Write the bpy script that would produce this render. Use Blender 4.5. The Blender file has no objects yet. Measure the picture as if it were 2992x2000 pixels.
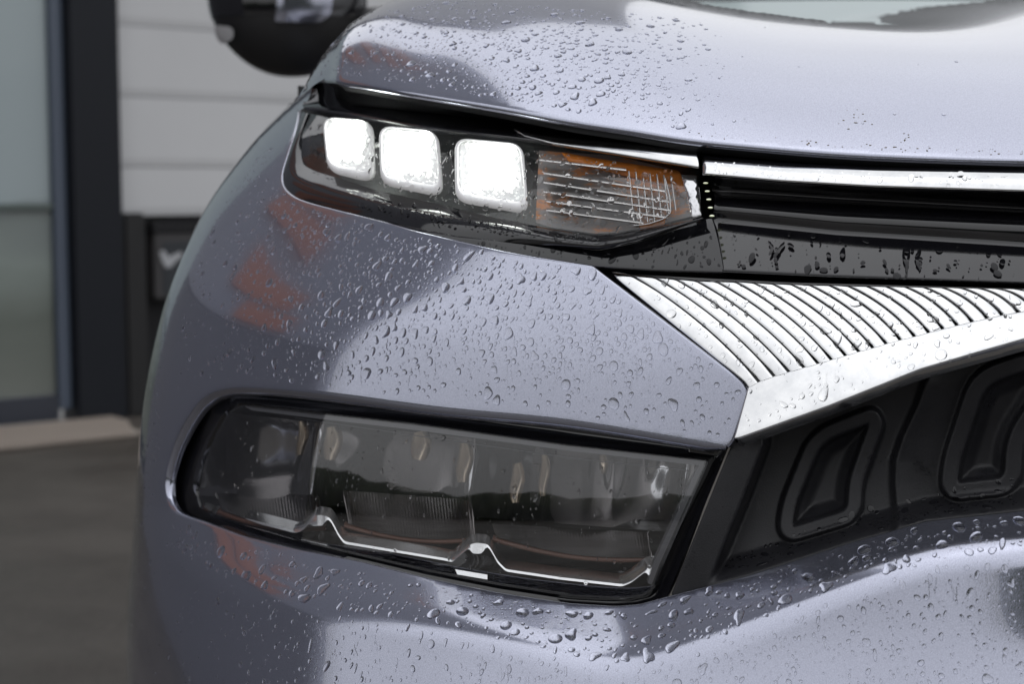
import bpy, bmesh, math, random
import numpy as np
from mathutils import Vector, Matrix
from mathutils.geometry import delaunay_2d_cdt

random.seed(7)
rng = np.random.default_rng(11)
sc = bpy.context.scene
COL = sc.collection

# ------------------------------------------------------------------ camera
FPX, CX, CY = 4700.0, 1496.0, 1000.0          # focal length and centre in photograph pixels
CAM_Z = 0.85
RX = 4600.0                                     # the car goes on past the right edge of the picture
PITCH = math.atan(455.0 / FPX)
cam_d = bpy.data.cameras.new("camera")
cam = bpy.data.objects.new("camera", cam_d)
COL.objects.link(cam)
cam.location = (0, 0, CAM_Z)
cam.rotation_euler = (math.pi / 2 - PITCH, 0, 0)
cam_d.sensor_width = 36.0
cam_d.lens = FPX / 2992.0 * 36.0
cam_d.clip_start = 0.05
cam_d.clip_end = 500
cam_d.dof.use_dof = True
cam_d.dof.focus_distance = 1.155
cam_d.dof.aperture_fstop = 7.0
cam_d.dof.aperture_blades = 7
sc.camera = cam

# ------------------------------------------------------------------ world, sun, exposure
SUN_EL, SUN_ROT = math.radians(82), math.radians(200)
w = bpy.data.worlds.new("World")
sc.world = w
w.use_nodes = True
nt = w.node_tree
nt.nodes.clear()
out = nt.nodes.new("ShaderNodeOutputWorld")
bg = nt.nodes.new("ShaderNodeBackground")
sky = nt.nodes.new("ShaderNodeTexSky")
sky.sky_type = 'NISHITA'
sky.sun_disc = False
sky.sun_elevation = SUN_EL
sky.sun_rotation = SUN_ROT
sky.air_density = 1.0
sky.dust_density = 6.0
sky.ozone_density = 1.0
hsv = nt.nodes.new("ShaderNodeHueSaturation")
hsv.inputs["Saturation"].default_value = 0.16
# soft overcast cloud deck: mixes the clear sky towards an even grey-white, a little mottled
tc = nt.nodes.new("ShaderNodeTexCoord")
nz = nt.nodes.new("ShaderNodeTexNoise")
nz.inputs["Scale"].default_value = 2.2
nz.inputs["Detail"].default_value = 5.0
nz.inputs["Roughness"].default_value = 0.5
rmp = nt.nodes.new("ShaderNodeMapRange")
rmp.inputs["From Min"].default_value = 0.3
rmp.inputs["From Max"].default_value = 0.7
rmp.inputs["To Min"].default_value = 7.9
rmp.inputs["To Max"].default_value = 9.2
cl = nt.nodes.new("ShaderNodeCombineColor")
mixc = nt.nodes.new("ShaderNodeMix")
mixc.data_type = 'RGBA'
mixc.inputs["Factor"].default_value = 0.9
bg.inputs["Strength"].default_value = 0.13
tint = nt.nodes.new("ShaderNodeMix")
tint.data_type = 'RGBA'
tint.blend_type = 'MULTIPLY'
tint.inputs["Factor"].default_value = 1.0
tint.inputs["B"].default_value = (0.965, 0.985, 1.03, 1)
nt.links.new(sky.outputs["Color"], hsv.inputs["Color"])
nt.links.new(tc.outputs["Generated"], nz.inputs["Vector"])
nt.links.new(nz.outputs["Fac"], rmp.inputs["Value"])
sepz = nt.nodes.new("ShaderNodeSeparateXYZ")
nt.links.new(tc.outputs["Generated"], sepz.inputs["Vector"])
grad = nt.nodes.new("ShaderNodeMapRange")          # overcast sky: (1 + 2 sin elevation) / 3
grad.inputs["From Min"].default_value = 0.0; grad.inputs["From Max"].default_value = 1.0
grad.inputs["To Min"].default_value = 0.50; grad.inputs["To Max"].default_value = 1.16
nt.links.new(sepz.outputs["Z"], grad.inputs["Value"])
gmul = nt.nodes.new("ShaderNodeMath"); gmul.operation = 'MULTIPLY'
nt.links.new(rmp.outputs["Result"], gmul.inputs[0]); nt.links.new(grad.outputs["Result"], gmul.inputs[1])
nt.links.new(hsv.outputs["Color"], mixc.inputs["A"])
for k in ("Red", "Green", "Blue"):
    nt.links.new(gmul.outputs[0], cl.inputs[k])
nt.links.new(cl.outputs["Color"], mixc.inputs["B"])
nt.links.new(mixc.outputs["Result"], tint.inputs["A"])
nt.links.new(tint.outputs["Result"], bg.inputs["Color"])
nt.links.new(bg.outputs["Background"], out.inputs["Surface"])

sun_d = bpy.data.lights.new("sun", 'SUN')
sun_d.energy = 0.5
sun_d.angle = math.radians(170)
sun_d.color = (1.0, 0.97, 0.93)
sun = bpy.data.objects.new("sun", sun_d)
COL.objects.link(sun)
sun.rotation_euler = (math.radians(8), 0, math.radians(-20))

sc.view_settings.view_transform = 'Standard'
sc.view_settings.look = 'None'
sc.view_settings.exposure = 0.10
sc.view_settings.gamma = 1.0
sc.view_settings.use_curve_mapping = False
sc.cycles.use_denoising = True
sc.cycles.max_bounces = 14
sc.cycles.transmission_bounces = 10
sc.cycles.transparent_max_bounces = 12
sc.cycles.glossy_bounces = 6
sc.cycles.caustics_reflective = True
sc.cycles.caustics_refractive = True
sc.cycles.sample_clamp_indirect = 8.0

# ------------------------------------------------------------------ pixel <-> world
CA, SA = math.cos(PITCH), math.sin(PITCH)

def ray(px, py):
    px = np.asarray(px, float); py = np.asarray(py, float)
    x = (px - CX) / FPX
    yu = -(py - CY) / FPX
    ry = CA + yu * SA
    rz = -SA + yu * CA
    return x / ry, rz / ry                     # X and Z per unit of Y

def at(px, py, Y):
    a, b = ray(px, py)
    return np.stack([a * Y, np.broadcast_to(Y, np.shape(a)) * 1.0, CAM_Z + b * Y], axis=-1)

def spl(xs, ys):
    """natural cubic spline with linear ends"""
    xs = np.asarray(xs, float); ys = np.asarray(ys, float)
    n = len(xs); h = np.diff(xs)
    A = np.zeros((n, n)); r = np.zeros(n)
    A[0, 0] = A[-1, -1] = 1
    for i in range(1, n - 1):
        A[i, i - 1] = h[i - 1]; A[i, i] = 2 * (h[i - 1] + h[i]); A[i, i + 1] = h[i]
        r[i] = 6 * ((ys[i + 1] - ys[i]) / h[i] - (ys[i] - ys[i - 1]) / h[i - 1])
    m = np.linalg.solve(A, r)
    def f(x):
        x = np.asarray(x, float)
        i = np.clip(np.searchsorted(xs, x) - 1, 0, n - 2)
        xc = np.clip(x, xs[0], xs[-1])
        a = (xs[i + 1] - xc) / h[i]; b = (xc - xs[i]) / h[i]
        v = a * ys[i] + b * ys[i + 1] + ((a ** 3 - a) * m[i] + (b ** 3 - b) * m[i + 1]) * h[i] ** 2 / 6
        s0 = (ys[1] - ys[0]) / h[0] - h[0] * (m[1]) / 6
        s1 = (ys[-1] - ys[-2]) / h[-1] + h[-1] * (m[-2]) / 6
        return v + np.where(x < xs[0], (x - xs[0]) * s0, 0) + np.where(x > xs[-1], (x - xs[-1]) * s1, 0)
    return f

def lin(pts):
    p = np.asarray(pts, float)
    return lambda x: np.interp(x, p[:, 0], p[:, 1])

def cur(pts):
    p = np.asarray(pts, float)
    return spl(p[:, 0], p[:, 1])

def sstep(x, a, b):
    t = np.clip((np.asarray(x, float) - a) / (b - a), 0, 1)
    return t * t * (3 - 2 * t)

def smin(a, b, k):
    h = np.clip(0.5 + 0.5 * (b - a) / k, 0, 1)
    return b * (1 - h) + a * h - k * h * (1 - h)

# ------------------------------------------------------------------ the car body as a solid surface in the world
# plan view: an ellipse round the front corner, drawn in towards the top of the wing
EUC, EW, EB, EY = 0.53, 0.915, 0.55, 1.045
SIL = [(367, 2000), (372, 1785), (389, 1530), (408, 1275), (434, 1084), (465, 944), (504, 816), (548, 714),
       (612, 587), (689, 478), (765, 383), (848, 300)]

GZ = np.linspace(0.2, 1.1, 181)
_gs = np.interp(GZ, [0.2, 0.50, 0.545, 0.56, 0.70, 0.724, 0.765, 0.84, 1.1],
                [0.30, 0.30, 0.18, 0.08, 0.08, 0.12, 0.46, 0.52, 0.60])
_k = np.exp(-0.5 * (np.arange(-8, 9) / 2.2) ** 2); _k /= _k.sum()
_gs = np.convolve(np.pad(_gs, 8, mode='edge'), _k, mode='valid')
_gv = np.concatenate([[0], np.cumsum((_gs[1:] + _gs[:-1]) / 2 * np.diff(GZ))])
_gv -= np.interp(0.70, GZ, _gv)
Gf = spl(GZ, _gv)

def _fit_s():
    zs, ss = [], []
    for px, py in SIL:
        a, b = ray(px, py)
        Y = 1.45
        for _ in range(30):
            z = CAM_Z + b * Y
            yc = EY + EB + float(Gf(z))
            # ray X=aY tangent (left side) to ellipse centred (EUC+s, yc): |a*yc-(EUC+s)| = sqrt(EW^2+a^2*EB^2)
            s = float(a) * yc + math.sqrt(EW ** 2 + float(a) ** 2 * EB ** 2) - EUC
            # tangent point
            k = math.sqrt(EW ** 2 + float(a) ** 2 * EB ** 2)
            Yt = yc + float(a) * EB ** 2 / k
            Y = 0.5 * Y + 0.5 * Yt
        zs.append(z); ss.append(s)
    return np.array(zs), np.array(ss)
_z, _s = _fit_s()
_o = np.argsort(_z)
_sf0 = spl(_z[_o], _s[_o])
_zz = np.linspace(0.2, 1.15, 191)
_sv = np.convolve(np.pad(_sf0(_zz), 8, mode='edge'), _k, mode='valid')
Sf = spl(_zz[4:-4], _sv[4:-4])

_tz = np.linspace(0.15, 1.2, 6001); _tS = Sf(_tz); _tG = Gf(_tz)
def F(X, Z):
    t = (EUC + np.interp(Z, _tz, _tS) - X) / EW
    t = np.clip(t, -0.9995, 0.99995)
    return EY + EB * (1 - np.sqrt(1 - t * t)) + np.interp(Z, _tz, _tG)

def body_Y(px, py):
    """distance of the bare body surface along the line of sight"""
    a, b = ray(px, py)
    a = np.atleast_1d(a); b = np.atleast_1d(b)
    lo = np.full(a.shape, 0.85); best = np.full(a.shape, np.nan)
    Ys = np.linspace(0.9, 1.75, 52)
    prev = lo - F(a * lo, CAM_Z + b * lo); pY = lo.copy()
    gap = np.full(a.shape, 9.0); gY = np.full(a.shape, 1.4)
    hiY = np.full(a.shape, np.nan); loY = np.full(a.shape, np.nan)
    for y in Ys:
        v = y - F(a * y, CAM_Z + b * y)
        hit = np.isnan(hiY) & (v >= 0) & (prev < 0)
        hiY[hit] = y; loY[hit] = pY[hit]
        better = (-v < gap) & (v < 0)
        gap[better] = -v[better]; gY[better] = y
        prev = v; pY = np.full(a.shape, y)
    ok = ~np.isnan(hiY)
    l, h = loY.copy(), hiY.copy()
    for _ in range(26):
        m = 0.5 * (l + h)
        v = m - F(a * m, CAM_Z + b * m)
        h = np.where(v >= 0, m, h); l = np.where(v >= 0, l, m)
    return np.where(ok, h, gY)

# features pressed into the body, given over the picture plane
LEDGE_IN = cur([(300, 1500), (480, 1498), (545, 1516), (595, 1532), (710, 1573), (863, 1609), (1054, 1645), (1250, 1693), (1457, 1735),
                (1664, 1766), (1800, 1775), (1934, 1751), (2187, 1685), (2474, 1593), (2703, 1527), (2992, 1496), (3200, 1482)])
CREST = cur([(300, 1520), (420, 1570), (472, 1600), (574, 1658), (714, 1709), (957, 1773), (1275, 1832), (1594, 1905), (1722, 1932),
             (1849, 1936), (1977, 1903), (2168, 1837), (2360, 1766), (2551, 1696), (2742, 1642), (2992, 1610), (3200, 1600)])
LEDGE_H = cur([(300, 0.0), (400, 0.002), (480, 0.012), (600, 0.024), (800, 0.033), (1100, 0.038), (1500, 0.040), (1800, 0.041), (2200, 0.038),
               (2600, 0.036), (3200, 0.034)])

def ramp(q):
    # straight ledge, rounded crest, flat after; a little belly so that the ledge is not dead flat
    k = 0.38
    return np.maximum(smin(q, 1.0 + 0 * q, k) , -1.0)

def fascia_Y(px, py):
    Y = body_Y(px, py)
    li = LEDGE_IN(px) - 9
    q = (py - li) / np.maximum(CREST(px) - li, 12)
    low = sstep(py, 1380, 1500)
    q = np.maximum(q, 0)
    d = np.maximum(py - CREST(px), 0)
    return Y - LEDGE_H(px) * ramp(q) * low - 0.000030 * d * d / (d + 25.0) * sstep(px, 420, 800)

# ------------------------------------------------------------------ the bonnet as a height surface
HEDGE = [(862, 296), (917, 241), (949, 229), (987, 233), (1099, 249), (1258, 276), (1500, 317), (1674, 350), (1866, 379), (1981, 398),
         (2200, 422), (2442, 442), (2713, 455), (2992, 464), (3200, 468), (3600, 473), (4200, 478), (4700, 480)]
_hp = np.array(HEDGE[2:], float)
_hedge_Y = spl([949, 1100, 1300, 1500, 1700, 1900, 2200, 2500, 3000, 3200, 3600, 4200, 4700], [1.385, 1.333, 1.29, 1.255, 1.228, 1.205, 1.177, 1.155, 1.13, 1.125, 1.118, 1.115, 1.12])
_hP = at(_hp[:, 0], _hp[:, 1], _hedge_Y(_hp[:, 0]))
_ho = np.argsort(_hP[:, 0])
_Ye = spl(_hP[_ho, 0], _hP[_ho, 1])
_Ze = spl(_hP[_ho, 0], _hP[_ho, 2])

def hood_Z(X, Y):
    Xc = np.clip(X, _hP[:, 0].min(), 0.75)
    XL = _hP[:, 0].min()
    d = Y - _Ye(Xc) - 2.2 * np.maximum(XL + 0.012 - X, 0)
    dp = np.maximum(d, 0)
    A = 0.112 + 0.02 * np.exp(-((Xc - 0.05) / 0.12) ** 2)
    L = 0.135
    front = _Ze(Xc) + A * (1 - np.exp(-dp / L)) + 0.088 * dp + np.minimum(d, 0) * 1.2
    front = front - 0.0115 * np.exp(-((X - 0.33 - 0.05 * dp) / 0.085) ** 2) * sstep(dp, 0.12, 0.5)
    front = front + 0.02 * sstep(X, 0.33, 0.6) * sstep(dp, 0.05, 0.5)
    KL = 1.028
    t = np.clip((0.12 - X / KL) / 0.313, 0, 0.9995)
    left = CAM_Z + KL * (0.224 + 0.08 * (Y / KL - 1.45) - 0.165 * (1 - np.sqrt(1 - t * t))) - np.maximum(-0.1925 * KL - X, 0) * 20
    return smin(front, left, 0.035)

def hood_hit(px, py):
    a, b = ray(px, py)
    a = np.atleast_1d(a); b = np.atleast_1d(b)
    hi = np.full(a.shape, np.nan); lo = np.full(a.shape, np.nan)
    y0 = 1.0
    prev = CAM_Z + b * y0 - hood_Z(a * y0, y0 + 0 * a)
    py_ = y0
    for y in np.linspace(1.02, 2.4, 110):
        v = CAM_Z + b * y - hood_Z(a * y, y + 0 * a)
        hit = np.isnan(hi) & (v <= 0) & (prev > 0)
        hi[hit] = y; lo[hit] = py_
        prev = v; py_ = y
    l, h = lo.copy(), hi.copy()
    for _ in range(24):
        m = 0.5 * (l + h)
        v = CAM_Z + b * m - hood_Z(a * m, m)
        h = np.where(v <= 0, m, h); l = np.where(v <= 0, l, m)
    return h                                   # nan where the line of sight misses

# ------------------------------------------------------------------ mesh helpers
def link(me, name, mat, parent=None, smooth=True):
    o = bpy.data.objects.new(name, me)
    COL.objects.link(o)
    if mat is not None:
        me.materials.append(mat)
    if smooth:
        me.polygons.foreach_set("use_smooth", [True] * len(me.polygons))
    if parent is not None:
        o.parent = parent
    return o

def mesh_from(verts, faces):
    me = bpy.data.meshes.new("m")
    me.from_pydata([tuple(map(float, v)) for v in verts], [], [tuple(f) for f in faces])
    me.update()
    return me

def weld(me, d=3e-5, flip_to_cam=True, angle=None):
    bm = bmesh.new(); bm.from_mesh(me)
    bmesh.ops.remove_doubles(bm, verts=bm.verts, dist=d)
    bmesh.ops.recalc_face_normals(bm, faces=bm.faces)
    if flip_to_cam and len(bm.faces):
        acc = 0.0
        for f in bm.faces:
            c = f.calc_center_median()
            acc += f.normal.dot(Vector((0, 0, CAM_Z)) - c) * f.calc_area()
        if acc < 0:
            bmesh.ops.reverse_faces(bm, faces=bm.faces)
    if angle:
        for e in bm.edges:
            if len(e.link_faces) == 2 and e.calc_face_angle(0) > angle:
                e.smooth = False
    bm.to_mesh(me); bm.free()
    return me

def resample(pts, step, closed=False, smooth=False):
    p = np.asarray(pts, float)
    if closed:
        p = np.vstack([p, p[:1]])
    d = np.r_[0, np.cumsum(np.hypot(*np.diff(p[:, :2], axis=0).T))]
    n = max(2, int(round(d[-1] / step)))
    t = np.linspace(0, d[-1], n + 1)
    if smooth:
        q = np.stack([spl(d, p[:, k])(t) for k in range(p.shape[1])], -1)
    else:
        q = np.stack([np.interp(t, d, p[:, k]) for k in range(p.shape[1])], -1)
        for _ in range(1 if not closed else 0):
            q[1:-1] = 0.25 * q[:-2] + 0.5 * q[1:-1] + 0.25 * q[2:]
    return q[:-1] if closed else q

def round_poly(pts, r, n=6):
    """round the corners of a closed polygon; r a number or one per corner"""
    p = np.asarray(pts, float); m = len(p); outp = []
    rr = np.broadcast_to(r, (m,))
    for i in range(m):
        a, b, c = p[i - 1], p[i], p[(i + 1) % m]
        u = a - b; v = c - b
        lu, lv = np.hypot(*u), np.hypot(*v)
        k = min(rr[i], lu * 0.45, lv * 0.45)
        if k < 0.5:
            outp.append(b); continue
        s, e = b + u / lu * k, b + v / lv * k
        for t in np.linspace(0, 1, n):
            outp.append((1 - t) ** 2 * s + 2 * t * (1 - t) * b + t * t * e)
    return np.array(outp)

def inside(poly, x, y):
    poly = np.asarray(poly, float); n = len(poly)
    c = np.zeros(np.shape(x), bool)
    j = n - 1
    for i in range(n):
        xi, yi = poly[i]; xj, yj = poly[j]
        cond = ((yi > y) != (yj > y)) & (x < (xj - xi) * (y - yi) / (yj - yi + 1e-12) + xi)
        c ^= cond
        j = i
    return c

def dist_poly(poly, x, y, closed=True):
    poly = np.asarray(poly, float)
    d = np.full(np.shape(x), 1e9)
    n = len(poly)
    for i in range(n if closed else n - 1):
        a = poly[i]; b = poly[(i + 1) % n]
        ab = b - a; L = ab @ ab + 1e-12
        t = np.clip(((x - a[0]) * ab[0] + (y - a[1]) * ab[1]) / L, 0, 1)
        d = np.minimum(d, np.hypot(x - a[0] - t * ab[0], y - a[1] - t * ab[1]))
    return d

def tri_poly(outline, step, extra=None):
    """fill an outline with well-spaced points; returns 2-D verts and triangles"""
    o = np.asarray(outline, float)
    x0, y0 = o.min(0); x1, y1 = o.max(0)
    sx = step; sy = step * 0.87
    pts = []
    for r, yy in enumerate(np.arange(y0 + sy * 0.5, y1, sy)):
        xs = np.arange(x0 + (sx * 0.5 if r % 2 else 0.0), x1, sx)
        pts.append(np.stack([xs, np.full_like(xs, yy)], -1))
    g = np.vstack(pts)
    if extra is not None:
        g = np.vstack([g, extra])
    k = inside(o, g[:, 0], g[:, 1])
    g = g[k]
    k = dist_poly(o, g[:, 0], g[:, 1]) > step * 0.45
    g = g[k]
    vs = [Vector(v) for v in np.vstack([o, g])]
    n = len(o)
    r = delaunay_2d_cdt(vs, [], [list(range(n))], 1, 1e-4)
    V = np.array([(v.x, v.y) for v in r[0]])
    T = [tuple(f) for f in r[2]]
    return V, T

def normals_of(surf, pts, e=1.2):
    """world points and normals (towards the camera) of surf(px,py)->Y at picture points"""
    p = np.asarray(pts, float)
    x, y = p[:, 0], p[:, 1]
    P = at(x, y, surf(x, y))
    dx = at(x + e, y, surf(x + e, y)) - at(x - e, y, surf(x - e, y))
    dy = at(x, y + e, surf(x, y + e)) - at(x, y - e, surf(x, y - e))
    N = np.cross(dy, dx)
    N /= np.linalg.norm(N, axis=1, keepdims=True) + 1e-12
    view = np.array([0, 0, CAM_Z]) - P
    s = np.sign((N * view).sum(1)); s[s == 0] = 1
    return P, N * s[:, None]

def lip(surf, curve, r, back, sign, n=6, closed=False):
    """rolled edge along a picture curve: quarter round of radius r then straight back"""
    c = np.asarray(curve, float)
    P, N = normals_of(surf, c)
    if closed:
        Tn = np.roll(P, -1, 0) - np.roll(P, 1, 0)
    else:
        Tn = np.gradient(P, axis=0)
    Tn /= np.linalg.norm(Tn, axis=1, keepdims=True) + 1e-12
    B = np.cross(Tn, N) * sign
    B /= np.linalg.norm(B, axis=1, keepdims=True) + 1e-12
    r = np.broadcast_to(r, (len(c),))[:, None]
    back = np.broadcast_to(back, (len(c),))[:, None]
    rows = [P]
    for k in range(1, n + 1):
        a = k / n * math.pi / 2
        rows.append(P + B * r * math.sin(a) - N * r * (1 - math.cos(a)))
    rows.append(rows[-1] - N * back)
    return rows

def grid_faces(nr, nc, base=0, closed=False):
    f = []
    for r in range(nr - 1):
        for c in range(nc if closed else nc - 1):
            c2 = (c + 1) % nc
            f.append((base + r * nc + c, base + r * nc + c2, base + (r + 1) * nc + c2, base + (r + 1) * nc + c))
    return f

def rows_mesh(rows, closed=False):
    nc = len(rows[0])
    return mesh_from(np.vstack(rows), grid_faces(len(rows), nc, 0, closed))

def panel(name, outline, surf, mat, parent, step=16, lips=(), extra=None, thick=None, wang=None):
    """a panel cut to a picture outline lying on surf, with rolled edges"""
    V, T = tri_poly(outline, step, extra)
    P = at(V[:, 0], V[:, 1], surf(V[:, 0], V[:, 1]))
    verts = [P]; faces = list(T); base = len(P)
    for rows in lips:
        nc = len(rows[0])
        verts.append(np.vstack(rows)); faces += grid_faces(len(rows), nc, base)
        base += nc * len(rows)
    me = mesh_from(np.vstack(verts), faces)
    weld(me, angle=wang)
    return link(me, name, mat, parent)

def loft(name, rows, mat, parent, n=80, sub=6, base=body_Y, sharp=(), closed=False, solid=0.0, wang=None):
    """skin through picture curves; each row = (curve, offset behind the body in metres; a number or list)"""
    R = []
    for curve, dY in rows:
        c = np.asarray(curve, float)
        dv = np.broadcast_to(np.asarray(dY, float), (len(c),))
        d = np.r_[0, np.cumsum(np.hypot(*np.diff(c, axis=0).T))]
        d /= d[-1]
        t = np.linspace(0, 1, n)
        if len(c) > 2:
            x, y, o = np.interp(t, d, c[:, 0]), np.interp(t, d, c[:, 1]), np.interp(t, d, dv)
            # soften the polyline a little
            for _ in range(2):
                for q in (x, y, o):
                    q[1:-1] = 0.25 * q[:-2] + 0.5 * q[1:-1] + 0.25 * q[2:]
        else:
            x, y, o = np.interp(t, d, c[:, 0]), np.interp(t, d, c[:, 1]), np.interp(t, d, dv)
        R.append(at(x, y, base(x, y) + o))
    R = np.array(R)
    if len(R) > 2 and sub > 1:
        L = np.r_[0, np.cumsum(np.linalg.norm(np.diff(R, axis=0), axis=2).mean(1) + 1e-9)]
        segs = [0] + list(sharp) + [len(R) - 1]
        outr = []
        for s0, s1 in zip(segs[:-1], segs[1:]):
            tt = np.concatenate([np.linspace(L[i], L[i + 1], sub, endpoint=False) for i in range(s0, s1)] + [[L[s1]]])
            idx = slice(s0, s1 + 1)
            blk = np.stack([np.stack([spl(L[idx], R[idx, c, k])(tt) if s1 - s0 > 1 else np.interp(tt, L[idx], R[idx, c, k])
                                      for k in range(3)], -1) for c in range(n)], 1)
            outr.append(blk if not outr else blk[1:])
        R = np.concatenate(outr)
    me = rows_mesh(list(R))
    weld(me, angle=wang)
    o = link(me, name, mat, parent)
    if solid:
        m = o.modifiers.new("solid", 'SOLIDIFY'); m.thickness = solid; m.offset = -1
    return o

def tag(o, label=None, cat=None, group=None, kind=None):
    for k, v in (("label", label), ("category", cat), ("group", group), ("kind", kind)):
        if v:
            o[k] = v
    return o

def empty(name, loc=(0, 0, 0), parent=None):
    o = bpy.data.objects.new(name, None)
    COL.objects.link(o); o.location = loc
    o.empty_display_size = 0.1
    if parent is not None:
        o.parent = parent
    return o

# ------------------------------------------------------------------ materials
def mat(name):
    m = bpy.data.materials.new(name); m.use_nodes = True
    return m, m.node_tree, m.node_tree.nodes["Principled BSDF"]

def simple(name, col, rough=0.5, metal=0.0, spec=0.5, coat=0.0, coat_r=0.03, emit=None, es=0.0, trans=0.0, ior=1.5):
    m, t, b = mat(name)
    b.inputs["Base Color"].default_value = (*col, 1)
    b.inputs["Roughness"].default_value = rough
    b.inputs["Metallic"].default_value = metal
    b.inputs["Specular IOR Level"].default_value = spec
    b.inputs["Coat Weight"].default_value = coat
    b.inputs["Coat Roughness"].default_value = coat_r
    b.inputs["Transmission Weight"].default_value = trans
    b.inputs["IOR"].default_value = ior
    if emit:
        b.inputs["Emission Color"].default_value = (*emit, 1)
        b.inputs["Emission Strength"].default_value = es
    return m

def noise(t, scale, detail=2, rough=0.5, coord="Object", vec_scale=None):
    c = t.nodes.new("ShaderNodeTexCoord")
    n = t.nodes.new("ShaderNodeTexNoise")
    n.inputs["Scale"].default_value = scale; n.inputs["Detail"].default_value = detail
    n.inputs["Roughness"].default_value = rough
    if vec_scale:
        mp = t.nodes.new("ShaderNodeMapping"); mp.inputs["Scale"].default_value = vec_scale
        t.links.new(c.outputs[coord], mp.inputs["Vector"]); t.links.new(mp.outputs["Vector"], n.inputs["Vector"])
    else:
        t.links.new(c.outputs[coord], n.inputs["Vector"])
    return n

def ramp_node(t, src, stops):
    r = t.nodes.new("ShaderNodeValToRGB")
    el = r.color_ramp.elements
    while len(el) < len(stops):
        el.new(0.5)
    for e, (p, c) in zip(el, stops):
        e.position = p; e.color = (*c, 1) if len(c) == 3 else c
    t.links.new(src, r.inputs["Fac"])
    return r

def bump(t, b, src, strength, dist, inp="Normal"):
    n = t.nodes.new("ShaderNodeBump")
    n.inputs["Strength"].default_value = strength; n.inputs["Distance"].default_value = dist
    t.links.new(src, n.inputs["Height"]); t.links.new(n.outputs["Normal"], b.inputs[inp])
    return n

def make_paint():
    m, t, b = mat("metallic_paint")
    n = noise(t, 1500, 1, 0.5)
    r = ramp_node(t, n.outputs["Fac"], [(0.3, (0.276, 0.289, 0.362)), (0.7, (0.374, 0.389, 0.480))])
    t.links.new(r.outputs["Color"], b.inputs["Base Color"])
    b.inputs["Metallic"].default_value = 0.86
    b.inputs["Roughness"].default_value = 0.095
    b.inputs["Coat Weight"].default_value = 1.0
    b.inputs["Coat IOR"].default_value = 1.75
    # wet film: the clear coat carries faint dried runs and grime
    n2 = noise(t, 45, 4, 0.6, vec_scale=(1, 1, 0.45))
    r2 = ramp_node(t, n2.outputs["Fac"], [(0.35, (0.012,) * 3), (0.75, (0.06,) * 3)])
    t.links.new(r2.outputs["Color"], b.inputs["Coat Roughness"])
    n3 = noise(t, 1900, 0, 0.5)
    bump(t, b, n3.outputs["Fac"], 0.07, 0.0004)
    return m

def make_black_gloss():
    m, t, b = mat("black_gloss")
    b.inputs["Base Color"].default_value = (0.008, 0.008, 0.010, 1)
    b.inputs["IOR"].default_value = 1.72
    n = noise(t, 60, 5, 0.6)
    r = ramp_node(t, n.outputs["Fac"], [(0.4, (0.02,) * 3), (0.8, (0.10,) * 3)])
    t.links.new(r.outputs["Color"], b.inputs["Roughness"])
    return m

def make_black_matte():
    m, t, b = mat("grained_black_plastic")
    n = noise(t, 25, 4, 0.6)
    r = ramp_node(t, n.outputs["Fac"], [(0.3, (0.010, 0.010, 0.012)), (0.8, (0.020, 0.020, 0.023))])
    t.links.new(r.outputs["Color"], b.inputs["Base Color"])
    # wet smears low down are smoother than the dry grain
    n2 = noise(t, 38, 4, 0.65)
    r2 = ramp_node(t, n2.outputs["Fac"], [(0.56, (0.46,) * 3), (0.66, (0.26,) * 3)])
    t.links.new(r2.outputs["Color"], b.inputs["Roughness"])
    b.inputs["Specular IOR Level"].default_value = 0.36
    g = noise(t, 900, 2, 0.5)
    bump(t, b, g.outputs["Fac"], 0.22, 0.0006)
    return m

def make_chrome():
    m, t, b = mat("chrome")
    b.inputs["Metallic"].default_value = 1.0
    n = noise(t, 70, 4, 0.6)
    r = ramp_node(t, n.outputs["Fac"], [(0.35, (0.56, 0.565, 0.57)), (0.7, (0.68, 0.68, 0.675))])
    t.links.new(r.outputs["Color"], b.inputs["Base Color"])
    r2 = ramp_node(t, n.outputs["Fac"], [(0.4, (0.06,) * 3), (0.75, (0.16,) * 3)])
    t.links.new(r2.outputs["Color"], b.inputs["Roughness"])
    return m

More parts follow.
